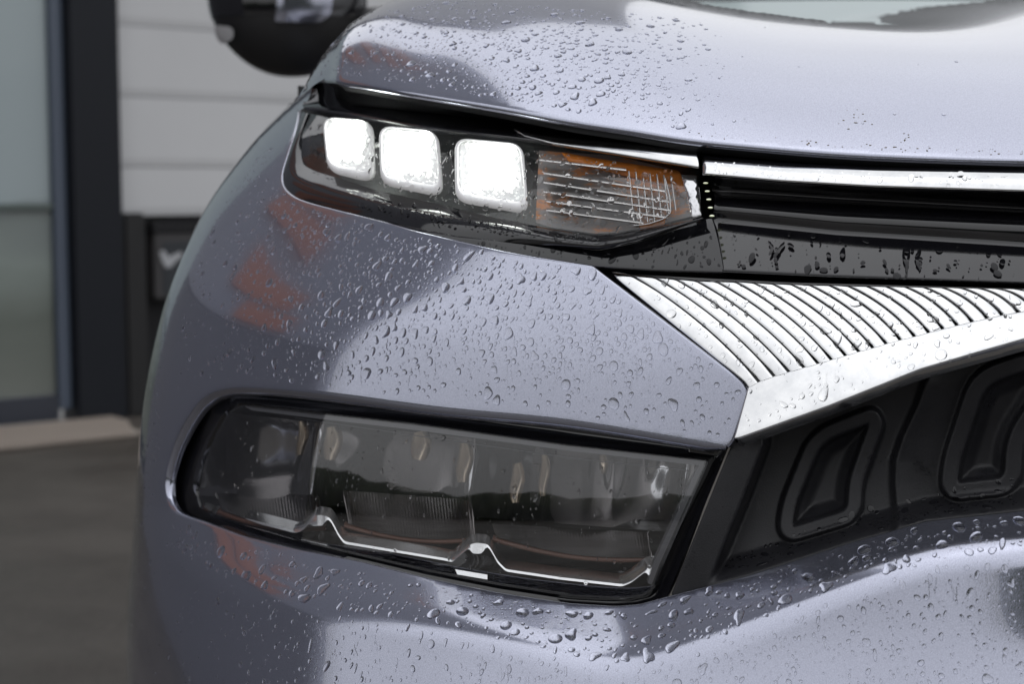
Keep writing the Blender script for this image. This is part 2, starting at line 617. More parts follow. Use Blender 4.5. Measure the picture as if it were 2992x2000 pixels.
def make_lens(name, tint=(0.93, 0.94, 0.94), ior=1.58, scatter_=0.0):
    m = bpy.data.materials.new(name); m.use_nodes = True
    t = m.node_tree; t.nodes.clear()
    o = t.nodes.new("ShaderNodeOutputMaterial")
    mx = t.nodes.new("ShaderNodeMixShader")
    fr = t.nodes.new("ShaderNodeFresnel")
    # a thin shell: the same reflectance from both faces
    geo = t.nodes.new("ShaderNodeNewGeometry")
    m1 = t.nodes.new("ShaderNodeMath"); m1.operation = 'MULTIPLY_ADD'
    m1.inputs[1].default_value = -2.0; m1.inputs[2].default_value = 1.0
    m2 = t.nodes.new("ShaderNodeMath"); m2.operation = 'POWER'; m2.inputs[0].default_value = ior
    t.links.new(geo.outputs["Backfacing"], m1.inputs[0]); t.links.new(m1.outputs[0], m2.inputs[1]); t.links.new(m2.outputs[0], fr.inputs["IOR"])
    tr = t.nodes.new("ShaderNodeBsdfTransparent"); tr.inputs["Color"].default_value = (*tint, 1)
    gl = t.nodes.new("ShaderNodeBsdfGlossy"); gl.inputs["Roughness"].default_value = 0.0
    gl.inputs["Color"].default_value = (1, 1, 1, 1)
    t.links.new(fr.outputs[0], mx.inputs[0]); t.links.new(tr.outputs[0], mx.inputs[1]); t.links.new(gl.outputs[0], mx.inputs[2])
    if scatter_:
        # wet, grimy cover, made translucent to imitate bloom round the lit lamps
        tl = t.nodes.new("ShaderNodeBsdfTranslucent"); tl.inputs["Color"].default_value = (1, 1, 1, 1)
        mx2 = t.nodes.new("ShaderNodeMixShader"); mx2.inputs[0].default_value = scatter_
        t.links.new(mx.outputs[0], mx2.inputs[1]); t.links.new(tl.outputs[0], mx2.inputs[2])
        t.links.new(mx2.outputs[0], o.inputs["Surface"])
    else:
        t.links.new(mx.outputs[0], o.inputs["Surface"])
    return m

PAINT = make_paint()
BLACK = make_black_gloss()
MATTE = make_black_matte()
CHROME = make_chrome()
LENS = make_lens("clear_lens", scatter_=0.08)
LENS2 = make_lens("smoked_lens", (0.90, 0.905, 0.91), 1.8)
DARK = simple("dark_housing", (0.012, 0.012, 0.013), 0.4, spec=0.2)
PIT = simple("shut_line_black", (0.004, 0.004, 0.004), 0.6, spec=0.2)
REFL = simple("dim_reflector", (0.53, 0.53, 0.54), 0.11, metal=0.92)
REFL_D = simple("fluted_reflector", (0.24, 0.225, 0.22), 0.22, metal=1.0)
GREY = simple("grey_lens_border", (0.105, 0.105, 0.115), 0.25)
AMBER = simple("amber_plastic", (0.85, 0.27, 0.045), 0.2)
def make_smoke():
    m, t, b_ = mat("smoky_amber_plastic")
    n = noise(t, 42, 4, 0.65, vec_scale=(0.7, 1, 2.4))
    r = ramp_node(t, n.outputs["Fac"], [(0.44, (0.27, 0.255, 0.255)), (0.53, (0.33, 0.25, 0.21)), (0.60, (0.80, 0.27, 0.05)), (0.68, (0.36, 0.21, 0.14))])
    t.links.new(r.outputs["Color"], b_.inputs["Base Color"]); b_.inputs["Roughness"].default_value = 0.22
    return m
SMOKE = make_smoke()
WHITE = simple("white_chrome", (0.97, 0.97, 0.97), 0.24, metal=1.0)
FRAME = simple("led_diffuser", (0.55, 0.55, 0.57), 0.45, emit=(1.0, 0.98, 0.97), es=0.16)
def make_led():
    m, t, b = mat("led_light")
    b.inputs["Base Color"].default_value = (0.9, 0.9, 0.9, 1)
    c = t.nodes.new("ShaderNodeTexCoord")
    sx_ = t.nodes.new("ShaderNodeSeparateXYZ"); t.links.new(c.outputs["Generated"], sx_.inputs[0])
    def mth(op, a_, b_=None, v=None):
        n = t.nodes.new("ShaderNodeMath"); n.operation = op
        t.links.new(a_, n.inputs[0])
        if b_ is not None: t.links.new(b_, n.inputs[1])
        if v is not None: n.inputs[1].default_value = v
        return n.outputs[0]
    ax = mth('ABSOLUTE', mth('SUBTRACT', sx_.outputs["X"], v=0.5)); az = mth('ABSOLUTE', mth('SUBTRACT', sx_.outputs["Z"], v=0.56))
    nn = noise(t, 150, 4, 0.75)
    e = mth('ADD', mth('MAXIMUM', ax, az), mth('MULTIPLY', mth('SUBTRACT', nn.outputs["Fac"], v=0.5), v=0.55))
    core = t.nodes.new("ShaderNodeMapRange"); core.inputs["From Min"].default_value = 0.36; core.inputs["From Max"].default_value = 0.31
    t.links.new(e, core.inputs["Value"])
    vo = t.nodes.new("ShaderNodeTexVoronoi"); vo.inputs["Scale"].default_value = 420
    t.links.new(c.outputs["Object"], vo.inputs["Vector"])
    dots = t.nodes.new("ShaderNodeMapRange"); dots.inputs["From Min"].default_value = 0.34; dots.inputs["From Max"].default_value = 0.22
    dots.inputs["To Min"].default_value = 0.006; dots.inputs["To Max"].default_value = 0.10
    t.links.new(vo.outputs["Distance"], dots.inputs["Value"])
    mx = mth('MAXIMUM', core.outputs[0], dots.outputs[0])
    st = mth('MULTIPLY', mx, v=12.0)
    b.inputs["Emission Color"].default_value = (0.95, 1.0, 0.93, 1)
    t.links.new(st, b.inputs["Emission Strength"])
    return m
LED = make_led()
LEDS = simple("led_glint", (1, 1, 0.9), 0.4, emit=(0.85, 1.0, 0.45), es=0.22)

def make_water():
    m = bpy.data.materials.new("rain_water"); m.use_nodes = True
    t = m.node_tree; b = t.nodes["Principled BSDF"]
    b.inputs["Base Color"].default_value = (1, 1, 1, 1)
    b.inputs["Roughness"].default_value = 0.0
    b.inputs["IOR"].default_value = 1.333
    b.inputs["Transmission Weight"].default_value = 1.0
    return m
WATER = make_water()
WATER_B = simple("rain_water_on_black", (0.008, 0.008, 0.010), 0.0, ior=1.45)

# ------------------------------------------------------------------ the car
CAR_LOC = (0.53, 2.6, 0.0)
car = empty("parked_car", CAR_LOC)
tag(car, "wet silver-violet car with lit square daytime lamps and ribbed chrome trim", "car")

def part(o):
    o.parent = car
    o.matrix_parent_inverse = Matrix.Translation((-CAR_LOC[0], -CAR_LOC[1], 0))
    return o

# --- front bumper skin: wraps the corner, opens round the lower lamp, steps out to the lower ledge
lamp_edge_top = [(858, 303), (873, 322), (860, 384), (837, 451), (821, 499), (817, 526), (828, 557), (860, 582), (907, 598), (1003, 623), (1131, 655),
                 (1210, 679), (1320, 705), (1450, 735), (1541, 752), (1729, 782)]
diag = [(1729, 782), (1925, 933), (2166, 1122), (2180, 1146), (2136, 1290), (2122, 1303)]
lamp_top = [(2122, 1303), (1925, 1268), (1626, 1221), (1300, 1189), (1054, 1157), (863, 1134), (710, 1124), (648, 1129), (595, 1152), (549, 1204),
            (514, 1268), (491, 1333), (480, 1388), (479, 1440), (490, 1480), (515, 1506), (545, 1517)]
lamp_bot = [(545, 1517), (595, 1533), (710, 1574), (863, 1610), (1054, 1646), (1250, 1694), (1457, 1736), (1664, 1767), (1800, 1776), (1870, 1770), (1934, 1752)]
gr_bot = [(1934, 1752), (2187, 1686), (2474, 1594), (2703, 1528), (2992, 1497), (3120, 1490), (RX, float(LEDGE_IN(RX)) + 1)]
sil = [(p[0] + 5, p[1]) for p in SIL]
silc = resample(sil, 22, smooth=True)
silc = np.vstack([[[sil[0][0] - 2, 2150]], silc])

e_top = resample(lamp_edge_top, 16)
e_diag = resample(diag, 12)
e_lt = resample(lamp_top, 12, smooth=True)
e_lb = resample(lamp_bot, 14)
e_gb = resample(gr_bot, 18)
outline = np.vstack([e_top[:-1], e_diag[:-1], e_lt[:-1], e_lb[:-1], e_gb, [[RX, 2150]], resample([(RX, 2150), (silc[0][0], 2150)], 60)[1:-1], silc[:-1]])
# closer points towards the turning-away edge
ex = []
for k in np.geomspace(6, 150, 12):
    ex.append(np.stack([silc[:, 0] + k, silc[:, 1]], -1))
r_lt = np.interp(np.arange(len(e_lt)) / (len(e_lt) - 1), [0, 0.03, 0.3, 0.62, 0.72, 0.85, 0.95, 1.0],
                 [0.003, 0.007, 0.008, 0.0085, 0.0085, 0.0085, 0.006, 0.003])
lips = [lip(fascia_Y, e_top, 0.0025, 0.03, -1), lip(fascia_Y, e_diag, 0.002, 0.03, -1),
        lip(fascia_Y, e_lt, r_lt, 0.002, -1, n=9), lip(fascia_Y, e_lb, np.interp(np.arange(len(e_lb)) / len(e_lb), [0, 0.08, 0.25, 1], [0.003, 0.003, 0.0025, 0.002]), 0.012, -1, n=9), lip(fascia_Y, e_gb, 0.002, 0.02, -1)]
# the side of the car going back from the turning edge
def side_rows(pts):
    Y0 = fascia_Y(pts[:, 0], pts[:, 1]); P = at(pts[:, 0], pts[:, 1], Y0)
    s = Sf(P[:, 2])
    t0 = (EUC + s - P[:, 0]) / EW
    yoff = P[:, 1] - F(P[:, 0], P[:, 2])
    rows = [P]
    for k in (0.25, 0.5, 0.72, 0.88, 0.97, 1.0):
        t = np.minimum(t0 + (0.9998 - t0) * k, 0.9998)
        X = EUC + s - EW * t
        rows.append(np.stack([X, F(X, P[:, 2]) + yoff, P[:, 2]], -1))
    last = rows[-1]
    for d in (0.12, 0.4, 1.0, 2.2):
        rows.append(last + np.array([-0.004 * d, d, 0]))
    return rows
lips.append(side_rows(np.vstack([silc, lamp_edge_top[:1]])))
bumper = part(panel("front_bumper", outline, fascia_Y, PAINT, None, step=15, lips=lips, extra=np.vstack(ex)))

# --- lower skirt of the bumper, below the picture
sk = resample([(380, 2151), (RX, 2151), (RX, 2900), (376, 2900)], 50, closed=True)
skl = np.stack([np.full(16, 378.0), np.linspace(2900, 2151, 16)], -1)
part(panel("bumper_skirt", sk, fascia_Y, PAINT, None, step=50, lips=[side_rows(skl)]))
# --- bonnet
hx = np.r_[np.arange(866, 1100, 6), np.arange(1100, RX + 20, 11)]
pyg = np.arange(-70, 330, 3.0)
tops = []
for x in hx:
    h = hood_hit(np.full(pyg.shape, x), pyg)
    k = np.where(~np.isnan(h) & (h < 2.35))[0]
    tops.append(pyg[k[0]] + 1.0 if len(k) else np.nan)
tops = np.array(tops)
HOOD_DEBUG = [(int(x), float(t)) for x, t in zip(hx, tops)][::6]
hedge = resample(HEDGE[2:], 16, smooth=True)
hedge = hedge[hedge[:, 0] < RX]
left_edge = [(868, 290), (895, 268), (920, 246), (949, 229)]
left_edge = resample(left_edge, 10)
ok = ~np.isnan(tops) & (hx < RX)
topc = np.stack([hx[ok], tops[ok]], -1)
topc = topc[topc[:, 1] < np.interp(topc[:, 0], [860, 886, 903, 916, 949], [288, 270, 258, 245, 222]) - 6]
def hood_Y(px, py):
    h = hood_hit(px, py)
    bad = np.isnan(h)
    if bad.any():
        for d in (2, 5, 9, 14, 20, 30):
            h2 = hood_hit(np.asarray(px) + d * 0.5, np.asarray(py) + d)
            h = np.where(np.isnan(h), h2, h)
        h = np.where(np.isnan(h), 1.35, h)
    return h
hout = np.vstack([left_edge[:-1], hedge, topc[::-1]])
hl = []
hl.append(lip(hood_Y, hedge, 0.003, 0.0015, 1))
P = at(topc[:, 0], topc[:, 1], hood_Y(topc[:, 0], topc[:, 1]))
rows = [P]
for d in (0.04, 0.12, 0.3, 0.55):
    Q = P.copy(); Q[:, 1] += d
    Q[:, 2] = np.minimum(hood_Z(Q[:, 0], Q[:, 1]), Q[:, 2] + 0.03 * d)
    rows.append(Q)
hl.append(rows)
hex_ = np.vstack([np.stack([topc[:, 0] + 4, topc[:, 1] + k_], -1) for k_ in (3.5, 7, 11, 16, 23, 32)])
hood = part(panel("bonnet", hout, hood_Y, PAINT, None, step=11, lips=hl, extra=None))

tip = resample([(854, 303), (873, 323), (887, 317), (903, 286), (914, 250), (938, 233), (905, 250), (866, 284)], 7, closed=True)
part(panel("wing_tip", tip, body_Y, PAINT, None, step=9))
GAP_SHADE = simple("gap_shade_black", (0.006, 0.006, 0.007), 0.55, spec=0.25)  # black strip added to stand for the shade under the bonnet edge
shade_c = hedge + np.array([0, 3.0])
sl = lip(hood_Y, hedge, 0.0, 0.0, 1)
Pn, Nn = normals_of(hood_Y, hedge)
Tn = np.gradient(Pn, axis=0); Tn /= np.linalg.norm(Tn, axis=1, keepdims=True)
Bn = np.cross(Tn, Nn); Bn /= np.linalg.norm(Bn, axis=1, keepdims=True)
shade0 = Pn + Bn * 0.0028 - Nn * 0.0042
shade_rows = [shade0, shade0 - Nn * 0.006 + Bn * 0.001, shade0 + np.array([0, 0.035, 0.004]), shade0 + np.array([0, 0.09, -0.02])]
link(weld(rows_mesh(shade_rows)), "bonnet_gap_shade", GAP_SHADE, hood)

# --- black void behind all the gaps
backing = part(loft("gap_backing", [([(870, 250), (1300, 280), (2000, 395), (3120, 470), (RX, 480)], 0.10), ([(860, 420), (1300, 460), (2000, 560), (3120, 640), (RX, 650)], 0.085),
                               ([(840, 560), (1300, 680), (2000, 760), (3120, 850), (RX, 850)], 0.07), ([(900, 640), (1500, 800), (2100, 1000), (3120, 1010), (RX, 1010)], 0.075),
                               ], PIT, None, n=60, sub=3))

# front of the lamp band: runs from just behind the bonnet edge down to the bumper skin
_lb_x = np.array([800, 817, 860, 1003, 1131, 1320, 1450, 1541, 1729, 1910, 2117, 2442, 2992, 3200, 3700, 4700], float)
_lb_y = np.array([535, 545, 582, 623, 655, 705, 735, 752, 782, 790, 802, 817, 837, 844, 852, 856], float)
_lb_Y = body_Y(_lb_x, _lb_y)
_lb_f = spl(_lb_x, _lb_Y); _lb_g = spl(_lb_x, _lb_y)
_hl_f = spl([p[0] for p in HEDGE[2:]], [p[1] for p in HEDGE[2:]])
def lamp_base(x, y):
    x = np.asarray(x, float); y = np.asarray(y, float)
    xc = np.maximum(x, 949.0)
    yt = _hl_f(xc); yb = _lb_g(x)
    v = np.clip((y - yt) / (yb - yt), -0.15, 1.15)
    L = _lb_f(x) + (_hedge_Y(xc) + 0.012 - _lb_f(x)) * (1 - v) - 0.010 * np.sin(np.pi * np.clip(v, 0, 1))
    B = body_Y(x, y)
    w_ = sstep(x, 840, 1120)
    return B * (1 - w_) + L * w_

# ------------------------------------------------------------------ upper lamp (daytime lamps and indicator)
def flat(dY):
    return lambda x, y: lamp_base(x, y) + dY

ul = part(loft("upper_headlamp", [([(880, 330), (1100, 340), (1500, 395), (2060, 470)], 0.055), ([(860, 430), (1100, 450), (1500, 520), (2070, 560)], 0.06),
                                   ([(850, 520), (1100, 600), (1500, 690), (2070, 680)], 0.05)], DARK, None, n=50, sub=3))
ul["label"] = "black upper lamp housing with three lit squares and an amber indicator"
# glossy roll above the clear lens, tucked under the bonnet edge
T_HID = [(893, 262), (940, 238), (987, 241), (1099, 257), (1258, 284), (1500, 326), (1700, 362), (1900, 394), (2040, 414)]
T_UP = [(891, 292), (940, 282), (987, 285), (1099, 302), (1258, 330), (1500, 370), (1700, 398), (1900, 419), (2040, 437)]
T_LOW = [(889, 316), (939, 323), (1000, 334), (1099, 353), (1258, 381), (1500, 409), (1674, 432), (1850, 458), (2042, 490)]
T_IN = [(900, 322), (939, 330), (1000, 342), (1099, 360), (1258, 388), (1500, 417), (1674, 439), (1850, 464), (2040, 496)]
loft("lamp_brow", [(T_HID, 0.040), (T_UP, 0.008), (T_LOW, -0.004), (T_IN, 0.008)], BLACK, ul, n=120, sub=6)
C_UP = [(1500, 373), (1587, 388), (1738, 402), (1898, 418), (2036, 434)]
C_MID = [(1515, 384), (1600, 402), (1738, 420), (1898, 440), (2040, 460)]
C_LOW = [(1530, 396), (1620, 420), (1786, 446), (1930, 470), (2042, 489)]
loft("chrome_lamp_strip", [(C_UP, -0.006), (C_MID, -0.0115), (C_LOW, -0.0115)], CHROME, ul, n=90, sub=6, solid=0.003)
# rim round the clear lens
R_IN = [(906, 333), (893, 365), (884, 405), (879, 451), (886, 482), (920, 500), (971, 515), (1099, 556), (1258, 591), (1450, 638), (1610, 669), (1738, 688), (1802, 685), (1930, 660), (2050, 634)]
R_MID = [(895, 330), (874, 390), (858, 430), (843, 480), (843, 512), (872, 538), (930, 560), (1085, 602), (1258, 638), (1450, 668), (1610, 700), (1745, 715), (1830, 702), (1950, 668), (2054, 637)]
R_OUT = [(884, 326), (862, 386), (841, 452), (826, 500), (823, 527), (834, 554), (866, 577), (1005, 617), (1210, 666), (1330, 690), (1460, 705), (1610, 718), (1752, 731), (1866, 706), (2057, 640)]
loft("lamp_rim", [(R_IN, 0.010), (R_MID, -0.001), (R_OUT, 0.003)], BLACK, ul, n=160, sub=5)
# black gloss panel under the rim
cp = resample([(830, 553), (866, 580), (1005, 620), (1210, 669), (1330, 693), (1460, 708), (1610, 721), (1752, 734), (1866, 709), (2057, 644), (2078, 640), (2094, 700), (2109, 788),
               (1910, 783), (1737, 772), (1541, 744), (1450, 727), (1320, 697), (1210, 671), (1003, 624), (880, 590)], 12, closed=True)
cp = np.array([(1160, 661), (1330, 694), (1460, 709), (1610, 722), (1752, 735), (1800, 724), (1866, 709), (2057, 644), (2079, 640), (2096, 712), (2110, 793),
               (1910, 787), (1737, 776), (1541, 747), (1450, 730), (1320, 700)], float)
cp = resample(cp, 12, closed=True)
def corner_Y(x, y):
    top = np.interp(x, [1160, 1460, 1752, 1866, 2060, 2110], [661, 709, 735, 709, 644, 640])
    return lamp_base(x, y) + 0.004 + 0.022 * sstep(x, 1350, 1900)
gcp = part(panel("gloss_corner_panel", cp, corner_Y, BLACK, None, step=16, lips=[lip(corner_Y, np.vstack([cp, cp[:1]]), 0.0015, 0.02, -1)]))

# light modules
def rbox(name, quad, r, dY, depth, material, parent, inner=None, grow=0.0):
    q = round_poly(quad, r, 7)
    if grow:
        c = q.mean(0); q = c + (q - c) * grow
    surf = flat(dY)
    c0 = np.array(quad).mean(0)
    Y0 = float(lamp_base(c0[:1], c0[1:2])[0]) + dY
    a = at(q[:, 0], q[:, 1], lamp_base(q[:, 0], q[:, 1]) * 0.6 + (Y0 - dY) * 0.4 + dY)
    n = len(q)
    b = a.copy(); b[:, 1] += depth
    verts = [a]; faces = []
    if inner is None:
        mid = a.mean(0) + np.array([0, -0.0012, 0])
        ring = mid + (a - mid) * 0.9 + np.array([0, -0.0012, 0])
        verts += [ring, [mid], b]
        faces += grid_faces(2, n, 0, True) + [(n + i, n + (i + 1) % n, 2 * n) for i in range(n)]
        faces += [(i, (i + 1) % n, 2 * n + 1 + (i + 1) % n, 2 * n + 1 + i) for i in range(n)]
    else:
        qi = round_poly(inner, r * 0.8, 7)
        ai = at(qi[:, 0], qi[:, 1], lamp_base(qi[:, 0], qi[:, 1]) * 0.6 + (Y0 - dY) * 0.4 + dY)
        mi = (a + ai) / 2 + np.array([0, -0.0025, 0])
        bi = ai.copy(); bi[:, 1] += 0.010
        verts += [mi, ai, bi, b]
        faces += grid_faces(4, n, 0, True) + [(i, (i + 1) % n, 4 * n + (i + 1) % n, 4 * n + i) for i in range(n)]
    me = mesh_from(np.vstack([np.asarray(v) for v in verts]), faces)
    weld(me)
    return link(me, name, material, parent)

leds = [[(941, 340), (1086, 352), (1092, 536), (957, 503)], [(1106, 366), (1278, 382), (1294, 578), (1112, 540)],
        [(1328, 402), (1528, 420), (1546, 628), (1330, 590)]]
for q in leds:
    q = np.array(q, float); c = q.mean(0)
    inn = c + (q - c) * np.array([0.90, 0.82]) + np.array([0, -13])
    rbox("led_frame", q, 42, 0.012, 0.02, FRAME, ul, inner=inn)
    rbox("led_lamp", inn, 24, 0.017, 0.01, LED, ul)
# indicator: amber back, smoky step plate, toothed ribs and a cell grid
ind = [(1575, 440), (1800, 455), (1985, 500), (2010, 560), (2030, 630), (1930, 655), (1800, 680), (1740, 683), (1610, 665), (1565, 650)]
def ind_Y(x, y): return lamp_base(x, y) + 0.036
panel("smoky_reflector", resample(ind, 14, closed=True), ind_Y, SMOKE, ul, step=18)
def plate(name, poly, dY, material, parent, th=0.002):
    o = panel(name, resample(poly, 8, closed=True), flat(dY), material, parent, step=14)
    m = o.modifiers.new("solid", 'SOLIDIFY'); m.thickness = th; m.offset = -1
    return o
plate("amber_reflector", [(1640, 445), (1790, 470), (1985, 500), (2010, 560), (2006, 575), (1960, 545), (1800, 505), (1660, 470)], 0.030, AMBER, ul)
plate("amber_reflector", [(1830, 520), (1930, 530), (1950, 600), (1940, 655), (1870, 668), (1850, 600)], 0.033, AMBER, ul)
plate("clear_end_light", [(1990, 510), (2035, 512), (2050, 630), (2022, 640)], 0.012, REFL, ul)
RIBW = simple("clear_rib", (0.55, 0.54, 0.53), 0.25, metal=0.6)
ribs = [((1576, 467), (1830, 497)), ((1588, 506), (1950, 560)), ((1588, 533), (1955, 590)), ((1588, 560), (1958, 615)), ((1594, 588), (1950, 636)), ((1596, 614), (1880, 652))]
for (x0, y0), (x1, y1) in ribs:
    n = int((x1 - x0) / 2.6)
    v = []
    for i in range(n * 2 + 1):
        t = i / (n * 2)
        x = x0 + (x1 - x0) * t; y = y0 + (y1 - y0) * t
        tooth = -3.4 if i % 2 else 0.8
        v.append((x, y + tooth)); v.append((x, y + 2.2))
    v = np.array(v)
    A = at(v[:, 0], v[:, 1], lamp_base(v[:, 0], v[:, 1]) + 0.016)
    B = A + np.array([0, 0.012, 0.001])
    m2 = len(A)
    f = []
    for i in range(0, m2 - 2, 2):
        f += [(i, i + 1, i + 3, i + 2), (i, i + 2, m2 + i + 2, m2 + i), (i + 1, m2 + i + 1, m2 + i + 3, i + 3)]
    link(weld(mesh_from(np.vstack([A, B]), f)), "indicator_rib", RIBW, ul, smooth=False)
def bar(name, pts, wpx, dY, depth, material, parent, base=lamp_base, taper=None):
    """flat bar along a picture polyline, wpx wide, depth deep"""
    p = np.asarray(pts, float)
    d = np.gradient(p, axis=0); d /= np.hypot(d[:, 0], d[:, 1])[:, None] + 1e-9
    nrm = np.stack([-d[:, 1], d[:, 0]], -1)
    ww = np.broadcast_to(wpx, (len(p),))[:, None] / 2
    a, b = p - nrm * ww, p + nrm * ww
    dv = np.broadcast_to(dY, (len(p),))
    Ya = base(p[:, 0], p[:, 1]) + dv
    A, B, M = at(a[:, 0], a[:, 1], Ya), at(b[:, 0], b[:, 1], Ya), at(p[:, 0], p[:, 1], Ya - 0.0006 * np.minimum(ww[:, 0] / 4, 3))
    A2, B2 = A.copy(), B.copy(); A2[:, 1] += depth; B2[:, 1] += depth
    return link(weld(rows_mesh([A2, A, M, B, B2])), name, material, parent)
for k in range(7):
    x = 1838 + k * 20.5
    top = 500 + k * 2.2; bot = 645 + k * 2 if k < 3 else 650 - (k - 3) * 12
    pts = np.stack([np.linspace(x, x + 14, 12), np.linspace(top, bot, 12)], -1)
    bar("indicator_cell_wall", pts, 3.0, 0.017, 0.008, RIBW, ul)
bar("indicator_edge", resample([(1944, 520), (1958, 580), (1960, 622), (1940, 640), (1895, 655), (1850, 660)], 8), 3.2, 0.016, 0.006, RIBW, ul)
# clear lens, gently domed
B_L = [(886, 482), (930, 503), (971, 515), (1099, 556), (1258, 591), (1450, 638), (1610, 669), (1738, 688), (1802, 685), (1930, 660), (2050, 634)]
M_L = [(882, 410), (930, 418), (1000, 430), (1099, 455), (1258, 486), (1450, 522), (1610, 550), (1738, 568), (1802, 572), (1930, 572), (2046, 566)]
loft("clear_lens", [(T_IN, 0.009), (M_L, 0.003), (B_L, 0.009)], LENS, ul, n=120, sub=8)
for k in range(5):
    x, y = 2062 + k * 4.5, 535 + k * 24
    P0 = at(np.array([x]), np.array([float(y)]), lamp_base(np.array([x]), np.array([float(y)])) + 0.002)[0]
    bm = bmesh.new(); bmesh.ops.create_icosphere(bm, subdivisions=2, radius=1.0)
    for v in bm.verts: v.co = Vector((v.co.x * 0.0019, v.co.y * 0.0012, v.co.z * 0.0007)) + Vector(P0)
    me = bpy.data.meshes.new("m"); bm.to_mesh(me); bm.free()
    link(me, "edge_light_dot", LEDS, ul)

# ------------------------------------------------------------------ centre bar: chrome line over a dished gloss black panel
xs = [2052, 2120, 2280, 2442, 2551, 2713, 2860, 2992, 3120, 3500, RX]
def row(ys): return list(zip(xs, ys))
hood_line = np.interp(xs, [2052, 2200, 2442, 2713, 2992, 3120], [405, 422, 442, 455, 464, 467])
g0 = row(hood_line + 4)
g1 = row(hood_line + 34)
ct = row(np.interp(xs, [2052, 2280, 2551, 2992, 3120], [461, 483, 496, 504, 507]))
cm = row(np.interp(xs, [2052, 2280, 2551, 2992, 3120], [484, 505, 520, 531, 535]))
cb = row(np.interp(xs, [2057, 2280, 2551, 2992, 3120], [507, 527, 543, 557, 561]))
d0 = row(np.interp(xs, [2060, 2442, 2992, 3120], [514, 545, 567, 572]))
d1 = row(np.interp(xs, [2088, 2442, 2992, 3120], [560, 582, 612, 618]))
d2 = row(np.interp(xs, [2093, 2442, 2992, 3120], [596, 624, 650, 656]))
d3 = row(np.interp(xs, [2084, 2442, 2992, 3120], [638, 678, 714, 724]))
d4 = row(np.interp(xs, [2110, 2442, 2992, 3120], [725, 748, 776, 782]))
d5 = row(np.interp(xs, [2117, 2442, 2992, 3120], [796, 811, 830, 834]))
d6 = row(np.interp(xs, [2117, 2442, 2992, 3120], [800, 815, 835, 839]))
def fix(r):
    r = [list(p) for p in r]
    r[0][0] = {id(g0): 2052}.get(id(r), r[0][0]); return r
rowsc = [(g0, 0.06), (g1, 0.035), (ct, -0.004), (cb, -0.010), (d0, 0.006), (d1, 0.040), (d2, 0.022), (d3, 0.029), (d4, 0.0272), (d5, 0.026), (d6, 0.04)]
shift = [0, 2, 4, 8, 12, 30, 36, 30, 44, 58, 58]
rowsc = [([(max(p[0], 2052 + s) if i else 2052 + s, p[1]) for i, p in enumerate(r)], o) for (r, o), s in zip(rowsc, shift)]
gb = part(loft("gloss_grille_bar", rowsc, BLACK, None, n=190, sub=6, sharp=(3, 7, 9)))
cs = [([(p[0], p[1]) for p in r], o) for r, o in ((ct, -0.012), (cm, -0.0175), (cb, -0.0175))]
loft("chrome_bar", cs, CHROME, gb, n=190, sub=7, solid=0.003)

# ------------------------------------------------------------------ ribbed chrome wing
def s5(p): return (1700 + p[0] / 1.8158, 750 + p[1] / 1.8158)
g_top = [s5(p) for p in [(260, 95), (380, 105), (490, 115), (600, 125), (710, 130), (810, 130), (910, 137), (1010, 142), (1110, 145), (1210, 150), (1315, 150), (1415, 155),
                         (1515, 155), (1620, 158), (1720, 160), (1820, 163), (1920, 165), (2020, 168), (2120, 170), (2220, 172), (2320, 174), (2420, 176)]]
g_bot = [s5(p) for p in [(940, 665), (1022, 637), (1100, 614), (1180, 591), (1255, 570), (1325, 549), (1400, 527), (1470, 506), (1545, 486), (1615, 464), (1690, 443), (1765, 425),
                         (1840, 404), (1915, 385), (1990, 366), (2070, 347), (2150, 329), (2230, 311), (2315, 296), (2400, 281), (2485, 266), (2570, 252)]]
FIN_TOP = lin([(1700, 788), (1783, 792), (1865, 797), (2113, 813), (2416, 830), (2636, 836), (2992, 845), (3200, 850)])
FIN_CR = lin([(1700, 1306)] + [(p[0], p[1] + 10) for p in g_bot] + [(3200, 868)])
def fin_Y(x, y):
    v = (y - FIN_TOP(x)) / np.maximum(FIN_CR(x) - FIN_TOP(x), 40)
    a = np.clip(v, -0.1, 1); b = np.clip((y - FIN_CR(x)) / 105.0, 0, 2)
    o = 0.018 * (1 - a) * np.clip((FIN_CR(x) - FIN_TOP(x)) / 210.0, 0.15, 1.0) - 0.004 * a - 0.012 * b
    return body_Y(x, y) + o
fin_left = [(1786, 794), (1797, 812), (1990, 968), (2180, 1120), (2188, 1134)]
band = np.array([(2188, 1134)] + [(p[0], p[1] + 1.5) for p in g_bot[:-2]] + [(3380, 868), (3380, 880), (3120, 952), (2992, 986), (2691, 1074), (2416, 1184), (2148, 1280)], float)
bandr = resample(band, 10, closed=True)
wing = part(panel("chrome_wing", bandr, fin_Y, CHROME, None, step=14, lips=[lip(fin_Y, np.vstack([bandr, bandr[:1]]), 0.0012, 0.012, -1, n=3)]))
wing["label"] = "bright chrome wing with slanting ribs above the black lower grille"
def bowed(a, b, k, n=26):
    a, b = np.array(a), np.array(b); t = np.linspace(0, 1, n)[:, None]
    ab = b - a; nn = np.array([ab[1], -ab[0]]) / (np.hypot(*ab) + 1e-9)
    return a + ab * t + nn * k * 4 * t * (1 - t)
grooves = [bowed(a, b, 9 + 0.025 * np.hypot(b[0] - a[0], b[1] - a[1])) for a, b in zip(g_top, g_bot)]
lft = resample(fin_left, 12)
tt = np.linspace(0, 1, 26)
dl = np.r_[0, np.cumsum(np.hypot(*np.diff(lft, axis=0).T))]; dl /= dl[-1]
curves = [np.stack([np.interp(tt, dl, lft[:, 0]), np.interp(tt, dl, lft[:, 1])], -1)] + grooves
